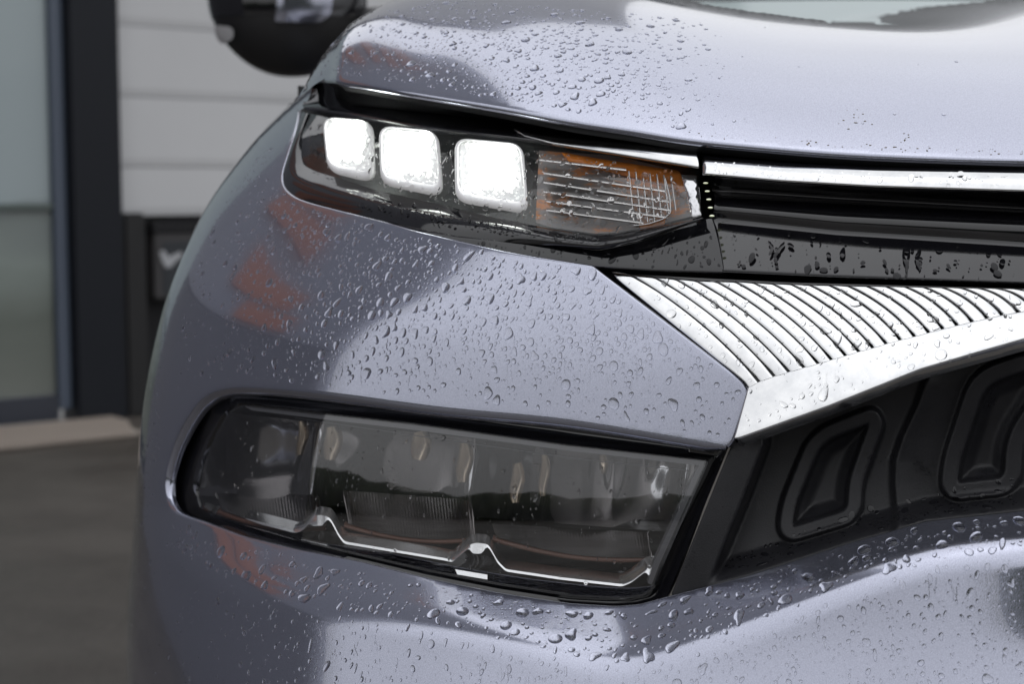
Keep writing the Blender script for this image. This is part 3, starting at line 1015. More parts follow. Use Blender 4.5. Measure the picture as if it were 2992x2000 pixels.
for i in range(len(curves) - 1):
    A, B = curves[i], curves[i + 1]
    rows = []
    L = np.linspace(0, 1, 26)
    gap = 0.045 + 0.02 * sstep(L, 0.8, 1.0)        # grooves open towards their lower end
    us = [0.0, 0.0, 0.012, 0.04, 0.22, 0.5, 0.78, 0.96, 0.988, 1.0, 1.0]
    hh = [0.006, 0.0018, 0.0004, 0.0, -0.00015, -0.0002, -0.00015, 0.0, 0.0004, 0.0018, 0.006]
    wpx = np.hypot(*(B - A).T) + 1e-6
    ga = np.clip((1.7 + 2.2 * sstep(L, 0.86, 1.0)) / wpx, 0, 0.3)
    for u, h in zip(us, hh):
        u2 = (ga if i else 0 * ga) + (1 - ga - (ga if i else 0)) * u
        C = A + (B - A) * u2[:, None]
        rows.append(at(C[:, 0], C[:, 1], fin_Y(C[:, 0], C[:, 1]) + h))
    # close the two ends
    rows = [np.vstack([r[:1] + np.array([0, 0.006, -0.001]), r]) for r in rows]
    link(weld(rows_mesh(rows)), "chrome_rib", CHROME, wing)
gback = [(1775, 786), (2113, 806), (2416, 823), (3120, 842), (3120, 945), (2500, 1120), (2190, 1150)]
loft("groove_floor", [([(1790, 800), (2300, 826), (3120, 848)], 0.026), ([(1990, 980), (2500, 980), (3120, 900)], 0.016), ([(2185, 1128), (2560, 1022), (3120, 936)], 0.004)],
     simple("groove_grey", (0.05, 0.05, 0.05), 0.3, metal=0.5), wing, n=50, sub=5)

# ------------------------------------------------------------------ lower grille moulding
g_out = resample([(2143, 1296), (2416, 1198), (2691, 1088), (2992, 1000), (3120, 968), (3380, 896), (3700, 872), (RX, 866), (RX, float(LEDGE_IN(RX)) - 6), (3120, 1484), (2992, 1491), (2703, 1522), (2474, 1588), (2187, 1680), (1962, 1745), (2133, 1320)], 14, closed=True)
def s6(p): return (2200 + p[0] / 2.4129, 950 + p[1] / 2.4129)
ring1 = round_poly([s6(p) for p in [(225, 1490), (250, 1270), (445, 790), (840, 635), (870, 700), (720, 1120), (715, 1340)]], [55, 60, 60, 45, 45, 60, 50], 8)
ring2 = round_poly([s6(p) for p in [(1380, 1180), (1400, 960), (1590, 380), (2060, 210), (2200, 260), (1840, 820), (1830, 1130)]], [40, 80, 60, 50, 50, 80, 50], 8)
ridge = np.array([s6(p) for p in [(1250, 360), (1180, 560), (1070, 800), (1020, 960), (1015, 1120), (1030, 1330)]])
bulgeA = np.array([s6(p) for p in [(1300, 420), (1230, 700), (1120, 1000), (1110, 1180)]])
trim_l = lin([(1300, 2232), (1445, 2177), (1702, 2075), (1760, 2050)])
def grille_Y(x, y):
    Y = body_Y(x, y)
    v = np.clip((y - 1050) / 650.0, 0, 1)
    deep = 0.030 + 0.018 * np.sin(np.pi * v)
    d1 = dist_poly(ring1, x, y); d2 = dist_poly(ring2, x, y)
    for d, w_, i_ in ((d1, 22, inside(ring1, x, y)), (d2, 26, inside(ring2, x, y))):
        deep = deep - 0.010 * (1 - sstep(d, w_ - 5, w_ + 9)) + np.where(i_, 0.006 * sstep(d, w_, w_ + 45), 0.0)
    dr = dist_poly(ridge, x, y, False)
    side = x - np.interp(y, ridge[:, 1], ridge[:, 0])
    deep = deep - 0.008 * np.where(side > 0, np.exp(-np.maximum(side, 0) / 55.0), np.exp(-(np.minimum(side, 0) / 16.0) ** 2)) * sstep(y, 1050, 1130)
    # flat textured strip beside the lamp, with a step down to the moulding
    tl = np.interp(y, [1300, 1445, 1702, 1760], [2240, 2186, 2082, 2056])
    deep = deep * sstep(x - tl, -14, 16) + 0.010 * (1 - sstep(x - tl, -14, 16))
    # back out to meet the body at the foot
    foot = np.interp(x, [1950, 2187, 2474, 2703, 2992, 3120], [1748, 1683, 1590, 1524, 1492, 1486])
    foot = np.where(x > 3120, LEDGE_IN(np.maximum(x, 3120)) - 4, foot)
    deep = deep - 0.022 * sstep(y, foot - 75, foot + 5) * sstep(x - tl, -14, 16)
    return Y + deep
grille = part(panel("lower_grille", g_out, grille_Y, MATTE, None, step=6.0, lips=[lip(grille_Y, np.vstack([g_out, g_out[:1]]), 0.001, 0.015, -1, n=2)]))
bar("grille_top_trim", resample([(2150, 1291), (2416, 1192), (2691, 1082), (2992, 994), (3120, 962), (3380, 890)], 20), 6.5, 0.004, 0.02, BLACK, grille)

# ------------------------------------------------------------------ lower headlamp
LENS_OUT = [(700, 1178), (879, 1199), (1200, 1235), (1664, 1300), (2073, 1346), (1934, 1662), (1912, 1722), (1885, 1742), (1830, 1752), (1664, 1744), (1457, 1712), (1250, 1672), (1043, 1624), (864, 1580),
            (721, 1539), (625, 1508), (582, 1485), (570, 1441), (588, 1349), (622, 1263), (656, 1204)]
def lens_Y(x, y):
    # smoother and flatter than the body round it
    v = (y - 1460) / 300.0
    return body_Y(x, 1430 + (y - 1430) * 0.97) + 0.024 + 0.004 * v * v + 0.012 * sstep(x, 700, 540)
lo = resample(LENS_OUT, 12, closed=True)
hl_ = part(loft("lower_headlamp", [([(520, 1190), (900, 1150), (1500, 1220), (2120, 1320)], 0.07), ([(500, 1300), (900, 1280), (1500, 1330), (2080, 1420)], [0.11, 0.15, 0.15, 0.12]),
                                   ([(500, 1450), (900, 1470), (1500, 1560), (2000, 1640)], [0.11, 0.14, 0.14, 0.11]),
                                   ([(540, 1530), (900, 1630), (1500, 1752), (1940, 1760)], 0.05)], DARK, None, n=60, sub=4))
hl_["label"] = "unlit lower headlamp behind a wide smoked clear lens"
# bezel between the painted opening and the lens
e_hole = np.vstack([e_lt, e_lb[1:]])
P_in, N_in = normals_of(fascia_Y, e_hole)
hole_c = resample([(2132, 1300), (1925, 1262), (1626, 1215), (1300, 1182), (1054, 1150), (863, 1128), (715, 1119), (648, 1122), (588, 1146), (540, 1200), (504, 1268), (480, 1340), (470, 1390),
                   (468, 1445), (480, 1488), (508, 1514), (545, 1526), (595, 1542), (710, 1583), (863, 1619), (1054, 1655), (1250, 1703), (1457, 1745), (1664, 1776), (1810, 1785), (1880, 1778), (1945, 1757)], 12, closed=True)
def ring_resample(c, n, start):
    c = np.asarray(c, float)
    k = np.argmin(np.hypot(c[:, 0] - start[0], c[:, 1] - start[1]))
    c = np.roll(c, -k, axis=0); c = np.vstack([c, c[:1]])
    d = np.r_[0, np.cumsum(np.hypot(*np.diff(c, axis=0).T))]
    t = np.linspace(0, d[-1], n + 1)[:-1]
    return np.stack([np.interp(t, d, c[:, 0]), np.interp(t, d, c[:, 1])], -1)
NB = 260
def match(outer_, inner_):
    # pair each lens-edge point with the nearest run of the opening, in order
    ri = ring_resample(inner_, NB, (2073, 1346))
    ro = ring_resample(outer_, NB, (2132, 1300))
    def area(c): return (c[:, 0] * np.roll(c[:, 1], -1) - np.roll(c[:, 0], -1) * c[:, 1]).sum()
    if area(ri) * area(ro) < 0: ro = np.roll(ro[::-1], 1, axis=0)
    return ro, ri
ro, ri = match(hole_c, lo)
mid1 = ro * 0.66 + ri * 0.34; mid2 = ro * 0.3 + ri * 0.7
ri2 = ri.mean(0) + (ri - ri.mean(0)) * np.array([0.985, 0.965])
Rb = []
for c, dY in ((ro, 0.016), (mid1, 0.026), (mid2, 0.027), (ri, 0.020), (ri2, 0.027)):
    Rb.append(at(c[:, 0], c[:, 1], lens_Y(c[:, 0], c[:, 1]) - 0.024 + dY))
link(weld(rows_mesh(Rb, closed=True), angle=1.2), "lamp_bezel", BLACK, hl_)
panel("smoked_lens", lo, lens_Y, LENS2, hl_, step=14)
# grey printed border just inside the lens along its top and inner side
def strip(name, outer_, inner_, dY, material, parent):
    n = 60
    def rs(c):
        c = np.asarray(c, float); d = np.r_[0, np.cumsum(np.hypot(*np.diff(c, axis=0).T))]
        t = np.linspace(0, d[-1], n); return np.stack([np.interp(t, d, c[:, 0]), np.interp(t, d, c[:, 1])], -1)
    a, b = rs(outer_), rs(inner_)
    A = at(a[:, 0], a[:, 1], lens_Y(a[:, 0], a[:, 1]) + dY); B = at(b[:, 0], b[:, 1], lens_Y(b[:, 0], b[:, 1]) + dY)
    A2 = A + np.array([0, 0.004, 0]); B2 = B + np.array([0, 0.010, 0])
    return link(weld(rows_mesh([A2, A, B, B2]), angle=0.8), name, material, parent)
strip("lens_border", [(700, 1179), (879, 1200), (1200, 1236), (1664, 1301), (2072, 1347)], [(735, 1200), (879, 1218), (1200, 1256), (1664, 1318), (2042, 1361)], 0.003, GREY, hl_)
strip("lens_border", [(2072, 1347), (1934, 1660), (1914, 1714)], [(2042, 1361), (1906, 1655), (1893, 1706)], 0.003, GREY, hl_)
SEAM = simple("lens_seam", (0.05, 0.05, 0.055), 0.4)
bar("lens_seam_line", resample([(860, 1222), (1200, 1272), (1664, 1340), (2018, 1378)], 16), 1.6, 0.004, 0.001, SEAM, hl_, base=lens_Y)
bar("lens_seam_line", resample([(2018, 1378), (1960, 1545), (1925, 1625)], 16), 1.6, 0.004, 0.001, SEAM, hl_, base=lens_Y)
# one long reflector bank behind the lens, folded into upright facets; fluted floors below
nB, mB = 420, 14
uB = np.linspace(0, 1, nB); rows = []
wr = np.random.default_rng(5)
fold = np.zeros(nB)
for k in range(26):
    c_, w_k, h_k = wr.uniform(0, 1), wr.uniform(0.006, 0.03), wr.uniform(-0.006, 0.008)
    fold += h_k * np.exp(-((uB - c_) / w_k) ** 2)
for v in np.linspace(0, 1, mB):
    xB = 548 + (2030 - 548) * uB - 20 * v
    yB = (1195 + (1350 - 1195) * uB) * (1 - v) + (1445 + (1560 - 1445) * uB) * v
    deepB = 0.028 + 0.085 * np.sin(np.pi * np.clip(uB * 1.02 - 0.01, 0, 1)) ** 0.35 * (0.30 + 0.70 * v ** 0.7)
    dips = sum(0.030 * np.exp(-((uB - q) / 0.022) ** 2) for q in (0.255, 0.565))
    rows.append(at(xB, yB, lens_Y(xB, yB) + deepB - dips * (0.3 + 0.7 * v) + fold * sstep(uB, 0.16, 0.30) * (0.6 + 0.7 * np.sin(3 * v + 9 * uB))))
link(weld(rows_mesh(rows)), "reflector_bank", REFL, hl_)
BEIGE = simple("warm_glint", (0.50, 0.42, 0.33), 0.25, metal=0.85)  # beige strips added to imitate warm glints in the reflectors
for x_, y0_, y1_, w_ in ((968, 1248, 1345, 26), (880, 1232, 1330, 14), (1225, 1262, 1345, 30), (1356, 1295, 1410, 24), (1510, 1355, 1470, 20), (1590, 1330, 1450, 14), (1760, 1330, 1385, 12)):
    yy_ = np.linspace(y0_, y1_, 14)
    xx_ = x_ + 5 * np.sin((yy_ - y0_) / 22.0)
    bar("warm_glint_strip", np.stack([xx_, yy_], -1), 2.0 * w_ * (0.45 + 0.55 * np.sin(np.pi * np.linspace(0.08, 0.92, 14))), 0.030 + 0.012 * np.linspace(0, 1, 14), 0.01, BEIGE, hl_, base=lens_Y)
# fluted floors
cells = [((640, 940), (1225, 1240), (1440, 1448), (1500, 1548)), ((1010, 1385), (1250, 1300), (1432, 1460), (1540, 1582)), ((1445, 1900), (1310, 1370), (1530, 1555), (1580, 1640))]
for (x0, x1), (t0, t1), (m0, m1), (b0, b1) in cells:
    nf = int((x1 - x0) / 8.6) * 6
    u = np.linspace(0, 1, nf); rows = []
    for v in np.linspace(0, 1, 8):
        x = x0 + (x1 - x0) * u + 6 - 18 * (1 - v) * 0 - 14 * (1 - v)
        yb = (m0 + (m1 - m0) * u) + 2
        yf = (b0 + (b1 - b0) * u) + 22 * np.sin(np.pi * u) - 10
        y = yb * (1 - v) + yf * v
        fl = 0.0016 * np.abs(np.sin(u * nf / 6 * math.pi))
        bow = np.sin(np.pi * np.clip(u * 0.94 + 0.03, 0, 1)) ** 0.7
        Y = lens_Y(x, y) + (0.030 + 0.075 * bow) * (1 - v) + 0.034 * v - fl
        P = at(x, y, Y)
        rows.append(P)
    link(weld(rows_mesh(rows)), "fluted_reflector", REFL_D, hl_)
    # brown-tinted rim under the flutes
    e = np.stack([np.linspace(x0 - 6, x1 + 10, 40), b0 + (b1 - b0) * np.linspace(0, 1, 40) + 22 * np.sin(np.pi * np.linspace(0, 1, 40)) - 2], -1)
    bar("reflector_rim", e, 12, 0.033, 0.01, simple("copper_brown", (0.10, 0.045, 0.03), 0.4), hl_, base=lens_Y)
# bright zig-zag strip along the foot of the lamp
zz = [(719, 1519), (863, 1556), (884, 1549), (914, 1516), (928, 1509), (958, 1514), (968, 1524), (990, 1566), (1006, 1587), (1300, 1636), (1322, 1641), (1345, 1620), (1374, 1596), (1391, 1591), (1424, 1595), (1432, 1604),
      (1455, 1645), (1478, 1668), (1640, 1692), (1818, 1712), (1845, 1700), (1892, 1664), (1906, 1659), (1930, 1661)]
zz = resample(zz, 7)
wz = 7.0 + 0 * zz[:, 0]
for c in (930, 1395, 1912):
    wz += 24 * np.exp(-((zz[:, 0] - c) / 21.0) ** 4)
wz *= np.interp(zz[:, 0], [719, 760], [0.4, 1])
p = zz; up = np.stack([p[:, 0], p[:, 1] - 3.5], -1); dn = np.stack([p[:, 0], p[:, 1] - 3.5 + wz], -1)
A = at(up[:, 0], up[:, 1], lens_Y(up[:, 0], up[:, 1]) + 0.009); B = at(dn[:, 0], dn[:, 1], lens_Y(dn[:, 0], dn[:, 1]) + 0.009 - 0.00011 * np.minimum(wz, 13))
A2 = A + np.array([0, 0.02, 0.003]); B2 = B + np.array([0, 0.012, -0.002])
link(weld(rows_mesh([A2, A, B, B2]), angle=0.9), "chrome_lamp_trim", WHITE, hl_)
for q in ([(880, 1577), (956, 1594), (958, 1611), (888, 1594)], [(1330, 1665), (1424, 1681), (1424, 1695), (1336, 1680)]):
    q = np.array(q, float)
    A = at(q[:, 0], q[:, 1], lens_Y(q[:, 0], q[:, 1]) + np.array([0.010, 0.010, 0.0085, 0.0085]))
    B = A + np.array([0, 0.006, 0])
    link(weld(mesh_from(np.vstack([A, B]), [(0, 1, 2, 3), (0, 4, 5, 1), (1, 5, 6, 2), (2, 6, 7, 3), (3, 7, 4, 0)])), "chrome_step", WHITE, hl_, smooth=False)
# moulded black floor under the strip
loft("lamp_floor", [([(600, 1470), (1000, 1560), (1500, 1640), (1920, 1680)], 0.095), ([(590, 1500), (1000, 1600), (1500, 1690), (1915, 1722)], 0.075), ([(590, 1520), (1000, 1630), (1500, 1730), (1900, 1750)], 0.040)],
     BLACK, hl_, n=60, sub=5)

# ------------------------------------------------------------------ door mirror and windscreen
def superell(c, r, n1=2.6, res=(40, 28), squash=None):
    v, f = [], []
    nu, nv = res
    def sg(a, p): return math.copysign(abs(a) ** p, a)
    for j in range(nv + 1):
        ph = -math.pi / 2 + math.pi * j / nv
        for i in range(nu):
            th = 2 * math.pi * i / nu
            x = sg(math.cos(ph), 2 / n1) * sg(math.cos(th), 2 / n1)
            y = sg(math.cos(ph), 2 / n1) * sg(math.sin(th), 2 / n1)
            z = sg(math.sin(ph), 2 / n1)
            if squash: x, y, z = squash(x, y, z)
            v.append((c[0] + x * r[0], c[1] + y * r[1], c[2] + z * r[2]))
    for j in range(nv):
        for i in range(nu):
            f.append((j * nu + i, j * nu + (i + 1) % nu, (j + 1) * nu + (i + 1) % nu, (j + 1) * nu + i))
    return v, f
MY = 2.65
mc = at(np.array([840.0]), np.array([-10.0]), MY)[0]
mr = (226 / FPX * MY, 0.085, 228 / FPX * MY)
def sq(x, y, z):
    # narrower foot, fuller outboard shoulder
    k = 1.0 - 0.16 * max(0, -z) ** 2
    return (x * k + 0.05 * z * 0 + 0.04 * max(0, -z), y * (1 - 0.2 * abs(x)), z)
v, f = superell(mc, mr, 2.3, (56, 40), sq)
zc = at(np.array([840.0]), np.array([64.0]), MY)[0][2]
vv = np.array(v)
fl = [q for q in f if vv[list(q), 2].mean() <= zc]
fu = [q for q in f if vv[list(q), 2].mean() > zc]
MB = simple("mirror_black", (0.012, 0.012, 0.013), 0.42)
mir = part(link(weld(mesh_from(v, fl)), "door_mirror", MB, None))
vu = mc + (vv - mc) * np.array([1.012, 1.02, 1.0])
link(weld(mesh_from(vu, fu)), "mirror_cap", BLACK, mir)
# light cover let into the outboard corner, and the pale cap face
def patch(name, poly, off, material, parent):
    o = resample(poly, 8, closed=True)
    def sy(x, y):
        # front of the superellipsoid seen from the camera
        P = at(x, y, MY - 0.06); 
        ex_ = np.clip(np.abs((P[:, 0] - mc[0]) / mr[0]), 0, 0.98); ez = np.clip(np.abs((P[:, 2] - mc[2]) / mr[2]), 0, 0.98)
        return MY - mr[1] * np.power(np.maximum(1 - ex_ ** 2.3 - ez ** 2.3, 0.03), 1 / 2.3) * (1 - 0.2 * ex_) - off
    return panel(name, o, sy, material, parent, step=10)
patch("mirror_indicator", round_poly([(624, 72), (680, 78), (684, 110), (650, 132), (632, 112)], 14), 0.004, simple("frosted_cover", (0.45, 0.45, 0.46), 0.3), mir)
patch("painted_cap", round_poly([(812, -30), (975, -30), (968, 40), (935, 66), (800, 62), (806, 44)], 16), 0.006, PAINT, mir)
arm = mesh_from(*[(lambda V, Fc: V)(0, 0), []] if False else superell((mc[0] + 0.16, MY + 0.02, mc[2] - 0.05), (0.10, 0.05, 0.035), 2.4, (20, 14)))
link(weld(arm), "mirror_arm", MB, mir)
sx = np.linspace(-0.05, 1.2, 30); rows = []
def screen_rows(prof):
    return [np.stack([sx, yy + 0.25 * ((sx - 0.53) / 0.7) ** 2, np.full_like(sx, zz_)], -1) for yy, zz_ in prof]
SKY_SHEEN = simple("sky_sheen_glass", (0.30, 0.36, 0.36), 0.12, spec=0.6)  # pale lower screen strip: the sky's reflection put into its colour
wsl = part(link(weld(rows_mesh(screen_rows(((2.15, 1.02), (2.25, 1.062), (2.36, 1.115), (2.37, 1.12))))), "sky_sheen_strip", SKY_SHEEN, None))
rows = screen_rows(((2.372, 1.121), (2.6, 1.27), (2.9, 1.47), (3.15, 1.62), (3.5, 1.69)))
SCREEN = simple("windscreen_glass", (0.02, 0.024, 0.026), 0.03, spec=0.25)
part(link(weld(rows_mesh(rows)), "windscreen", SCREEN, None))

# ------------------------------------------------------------------ pavement and the building behind
def gpt(px, py, z=0.0):
    a, b = ray(px, py)
    Y = (z - CAM_Z) / b
    return np.array([a * Y, Y, z])

def make_asphalt():
    m, t, b = mat("wet_asphalt")
    n = noise(t, 3.0, 5, 0.6)
    r = ramp_node(t, n.outputs["Fac"], [(0.3, (0.060, 0.052, 0.044)), (0.75, (0.098, 0.087, 0.075))])
    g = noise(t, 70, 4, 0.75)
    mx = t.nodes.new("ShaderNodeMix"); mx.data_type = 'RGBA'; mx.blend_type = 'MULTIPLY'; mx.inputs["Factor"].default_value = 0.6
    r2 = ramp_node(t, g.outputs["Fac"], [(0.3, (0.5, 0.5, 0.5)), (0.7, (1.3, 1.3, 1.3))])
    t.links.new(r.outputs["Color"], mx.inputs["A"]); t.links.new(r2.outputs["Color"], mx.inputs["B"])
    t.links.new(mx.outputs["Result"], b.inputs["Base Color"])
    wn_ = noise(t, 1.1, 4, 0.6)
    rr_ = ramp_node(t, wn_.outputs["Fac"], [(0.40, (0.62,) * 3), (0.62, (0.28,) * 3)])
    t.links.new(rr_.outputs["Color"], b.inputs["Roughness"])
    bump(t, b, g.outputs["Fac"], 0.5, 0.004)
    return m
gm = mesh_from([(-90, -90, 0), (90, -90, 0), (90, 90, 0), (-90, 90, 0)], [(0, 1, 2, 3)])
tag(link(gm, "pavement", make_asphalt(), None, smooth=False), "dark wet asphalt ground beside the building", None, None, "structure")

WA, WB = gpt(0, 1252), gpt(400, 1213)
wd = (WB - WA); wd /= np.linalg.norm(wd); wd = np.array([wd[0], wd[1], 0])
wn = np.array([wd[1], -wd[0], 0])             # towards the camera
if wn @ (np.array([0, 0, 0]) - WA) < 0: wn = -wn
def wpt(px, py, off=0.0):
    """(along, height) on the wall face, moved off it by off metres"""
    a, b = ray(px, py)
    d = np.array([a, 1.0, b]); o = np.array([0, 0, CAM_Z])
    k = ((WA + wn * off - o) @ wn) / (d @ wn)
    p = o + d * k
    return float((p - WA) @ wd), float(p[2])
def wv(s, h, off):
    p = WA + wd * s + wn * off
    return (float(p[0]), float(p[1]), float(h))
def wbox(name, s0, s1, h0, h1, off0, off1, material, parent, bevel=0.0):
    v = [wv(s0, h0, off0), wv(s1, h0, off0), wv(s1, h1, off0), wv(s0, h1, off0), wv(s0, h0, off1), wv(s1, h0, off1), wv(s1, h1, off1), wv(s0, h1, off1)]
    me = mesh_from(v, [(0, 1, 2, 3), (4, 5, 6, 7), (0, 1, 5, 4), (1, 2, 6, 5), (2, 3, 7, 6), (3, 0, 4, 7)])
    bm = bmesh.new(); bm.from_mesh(me); bmesh.ops.recalc_face_normals(bm, faces=bm.faces)
    if bevel:
        bmesh.ops.bevel(bm, geom=list(bm.edges), offset=bevel, segments=2, affect='EDGES')
    bm.to_mesh(me); bm.free()
    return link(me, name, material, parent, smooth=False)

def make_clad():
    m, t, b = mat("pale_cladding")
    n = noise(t, 1.3, 4, 0.6)
    r = ramp_node(t, n.outputs["Fac"], [(0.3, (0.555, 0.56, 0.57)), (0.75, (0.61, 0.615, 0.625))])
    t.links.new(r.outputs["Color"], b.inputs["Base Color"])
    b.inputs["Roughness"].default_value = 0.5
    return m
CLAD = make_clad()
ANTH = simple("anthracite_metal", (0.007, 0.009, 0.014), 0.5, spec=0.3)
ANTB = simple("anthracite_base", (0.012, 0.012, 0.014), 0.6, spec=0.3)
s_left = wpt(335, 400)[0]
z_bot = wpt(400, 632)[1]
bl_loc = tuple(float(q) for q in (WA + wd * (s_left + 1.0)))
bldg = empty("clad_building", (0, 0, 0))
tag(bldg, "pale building wall of wide flat cladding panels over a black base", "building")
seams = [z_bot, wpt(400, 487)[1], wpt(400, 281)[1], wpt(400, 74)[1]]
dz = (seams[-1] - seams[1]) / 2
while seams[-1] < 7.4: seams.append(seams[-1] + dz)
S_END = 3.6
def clad_panel(h0, h1, s0, s1):
    # a long tray panel: flat face, slanted lower lip that makes the soft shadow line
    prof = [(h0 + 0.002, -0.004), (h0 + 0.030, 0.0), (h1 - 0.002, 0.0), (h1 - 0.002, -0.03), (h0 + 0.002, -0.03)]
    v = [wv(s0, h, o) for h, o in prof] + [wv(s1, h, o) for h, o in prof]
    n = len(prof)
    f = [(i, (i + 1) % n, n + (i + 1) % n, n + i) for i in range(n)] + [tuple(range(n)), tuple(range(n, 2 * n))]
    me = mesh_from(v, f); bm = bmesh.new(); bm.from_mesh(me); bmesh.ops.recalc_face_normals(bm, faces=bm.faces); bm.to_mesh(me); bm.free()
    return link(me, "cladding_panel", CLAD, bldg, smooth=False)
for h0, h1 in zip(seams[:-1], seams[1:]):
    clad_panel(h0, h1, s_left, S_END)
wbox("wall_base", s_left, S_END, 0.0, z_bot, -0.10, -0.03, ANTB, bldg)
wbox("wall_core", s_left, S_END, 0.0, seams[-1], -0.5, -0.101, ANTB, bldg)
wbox("low_reflection_block", S_END + 0.01, 14.0, 0.0, 3.1, -0.5, -0.02, ANTB, bldg)  # unseen dark block added for the mirrored band along the bonnet's rear

# glazed door to the left
door = empty("glass_door", (0, 0, 0))
tag(door, "glazed door in a dark metal frame left of the pale wall", "door")
sa, sb = wpt(188, 600)[0], wpt(332, 600)[0]
wbox("door_post", sa, sb, 0.0, 3.3, -0.06, 0.075, ANTH, door, 0.006)
s_in = wpt(150, 600)[0]
wbox("door_stile", s_in, sa - 0.002, 0.05, 3.2, -0.03, 0.03, simple("blue_grey_metal", (0.10, 0.125, 0.17), 0.3), door, 0.004)
hb0, hb1 = wpt(60, 1236)[1], wpt(60, 1162)[1]
wbox("bottom_rail", -1.3, s_in - 0.002, max(0.01, hb0), hb1, -0.03, 0.03, simple("rail_metal", (0.035, 0.040, 0.055), 0.4), door, 0.004)
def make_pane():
    m, t, b = mat("pane_reflections")
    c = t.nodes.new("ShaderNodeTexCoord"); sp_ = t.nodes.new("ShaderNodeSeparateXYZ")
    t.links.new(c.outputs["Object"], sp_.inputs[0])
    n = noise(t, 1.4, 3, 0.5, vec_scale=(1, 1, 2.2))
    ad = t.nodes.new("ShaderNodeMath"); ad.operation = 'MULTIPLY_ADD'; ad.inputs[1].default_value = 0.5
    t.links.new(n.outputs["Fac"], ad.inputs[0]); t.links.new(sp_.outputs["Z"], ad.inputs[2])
    # mirrored sky and greenery painted into the colour: greenish low down, paler above
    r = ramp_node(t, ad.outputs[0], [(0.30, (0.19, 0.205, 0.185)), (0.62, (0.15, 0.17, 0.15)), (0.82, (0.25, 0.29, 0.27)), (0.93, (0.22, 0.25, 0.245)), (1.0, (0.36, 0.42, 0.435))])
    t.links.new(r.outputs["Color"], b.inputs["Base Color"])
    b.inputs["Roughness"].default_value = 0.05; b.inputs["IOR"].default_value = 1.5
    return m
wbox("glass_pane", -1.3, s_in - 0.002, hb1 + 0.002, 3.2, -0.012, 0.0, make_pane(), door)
wbox("door_handle_rail", -1.3, s_in - 0.003, wpt(60, 612)[1], wpt(60, 596)[1], 0.004, 0.02, simple("rail_green", (0.10, 0.13, 0.12), 0.4), door)

# wall box with a pale mark
bx = empty("wall_box", (0, 0, 0))
tag(bx, "dark grey box with a pale tick-shaped mark on the black wall base", "box")
s0, h1 = wpt(428, 680); s1, h0 = wpt(640, 862)
BOXM = simple("box_grey", (0.050, 0.048, 0.050), 0.5)
wbox("box_body", s0, s1, h0, h1, -0.03, 0.06, BOXM, bx, 0.006)
wbox("box_lid", s0 - 0.01, s1, h1, wpt(430, 648)[1], -0.03, 0.07, ANTB, bx, 0.004)
sf0, hf1 = wpt(452, 706); sf1, hf0 = wpt(640, 850)
wbox("box_face", sf0, sf1, hf0, hf1, 0.06, 0.064, simple("slate", (0.022, 0.026, 0.032), 0.4), bx)
MARK = simple("pale_mark", (0.42, 0.43, 0.45), 0.5)
def wpoly(name, pts, off, th, material, parent):
    q = [wpt(x, y, off) for x, y in pts]
    v = [wv(s, h, off + th) for s, h in q] + [wv(s, h, off) for s, h in q]
    n = len(q)
    f = [tuple(range(n))] + [(i, (i + 1) % n, n + (i + 1) % n, n + i) for i in range(n)]
    me = mesh_from(v, f); bm = bmesh.new(); bm.from_mesh(me); bmesh.ops.recalc_face_normals(bm, faces=bm.faces); bm.to_mesh(me); bm.free()
    return link(me, name, material, parent, smooth=False)
wpoly("tick_mark", [(466, 736), (478, 732), (492, 752), (508, 744), (528, 736), (534, 748), (512, 764), (500, 780), (484, 782), (474, 764)], 0.064, 0.003, MARK, bx)
jx0, jx1 = wpt(345, 700)[0], wpt(412, 700)[0]
pv = tag(wbox("boxed_upright", jx0, jx1, 0.0, z_bot + 0.012, -0.028, 0.05, simple("upright_black", (0.008, 0.008, 0.009), 0.5), None, 0.01), "black boxed upright beside the door post on the wall base", "wall_upright")  # black box upright standing at the gap beside the door post

# slatted mat in front of the door
mat_o = empty("entrance_mat", (0, 0, 0))
tag(mat_o, "beige slatted mat on the ground in front of the glass door", "mat")
MATC = simple("beige_slat", (0.50, 0.44, 0.39), 0.7)
nsl = 60
e0, e1 = wpt(-60, 1252)[0] - 0.4, wpt(296, 1225)[0]
for k in range(nsl):
    a = e0 + (e1 - e0) * k / nsl; b_ = a + (e1 - e0) / nsl * 0.62
    dpt = 0.42 if k < nsl - 8 else 0.42 - (k - nsl + 9) * 0.035
    wbox("mat_slat", a, b_, 0.004, 0.022, 0.09, 0.09 + dpt, MATC, mat_o, 0.003)
wbox("mat_base", e0, e1 - 0.05, 0.002, 0.010, 0.092, 0.48, simple("mat_base", (0.26, 0.23, 0.20), 0.8), mat_o)

# ------------------------------------------------------------------ what the wet paint mirrors: a brick wing on the left, hedge across the road
def make_brick():
    m, t, b = mat("orange_brick")
    c = t.nodes.new("ShaderNodeTexCoord"); br = t.nodes.new("ShaderNodeTexBrick")
    br.inputs["Color1"].default_value = (0.40, 0.135, 0.060, 1); br.inputs["Color2"].default_value = (0.33, 0.105, 0.05, 1)
    br.inputs["Mortar"].default_value = (0.30, 0.22, 0.18, 1); br.inputs["Scale"].default_value = 5.0
    t.links.new(c.outputs["Object"], br.inputs["Vector"]); t.links.new(br.outputs["Color"], b.inputs["Base Color"])
    b.inputs["Roughness"].default_value = 0.8
    return m
BRICK = make_brick()
RENDER_G = simple("grey_render", (0.20, 0.20, 0.22), 0.7)

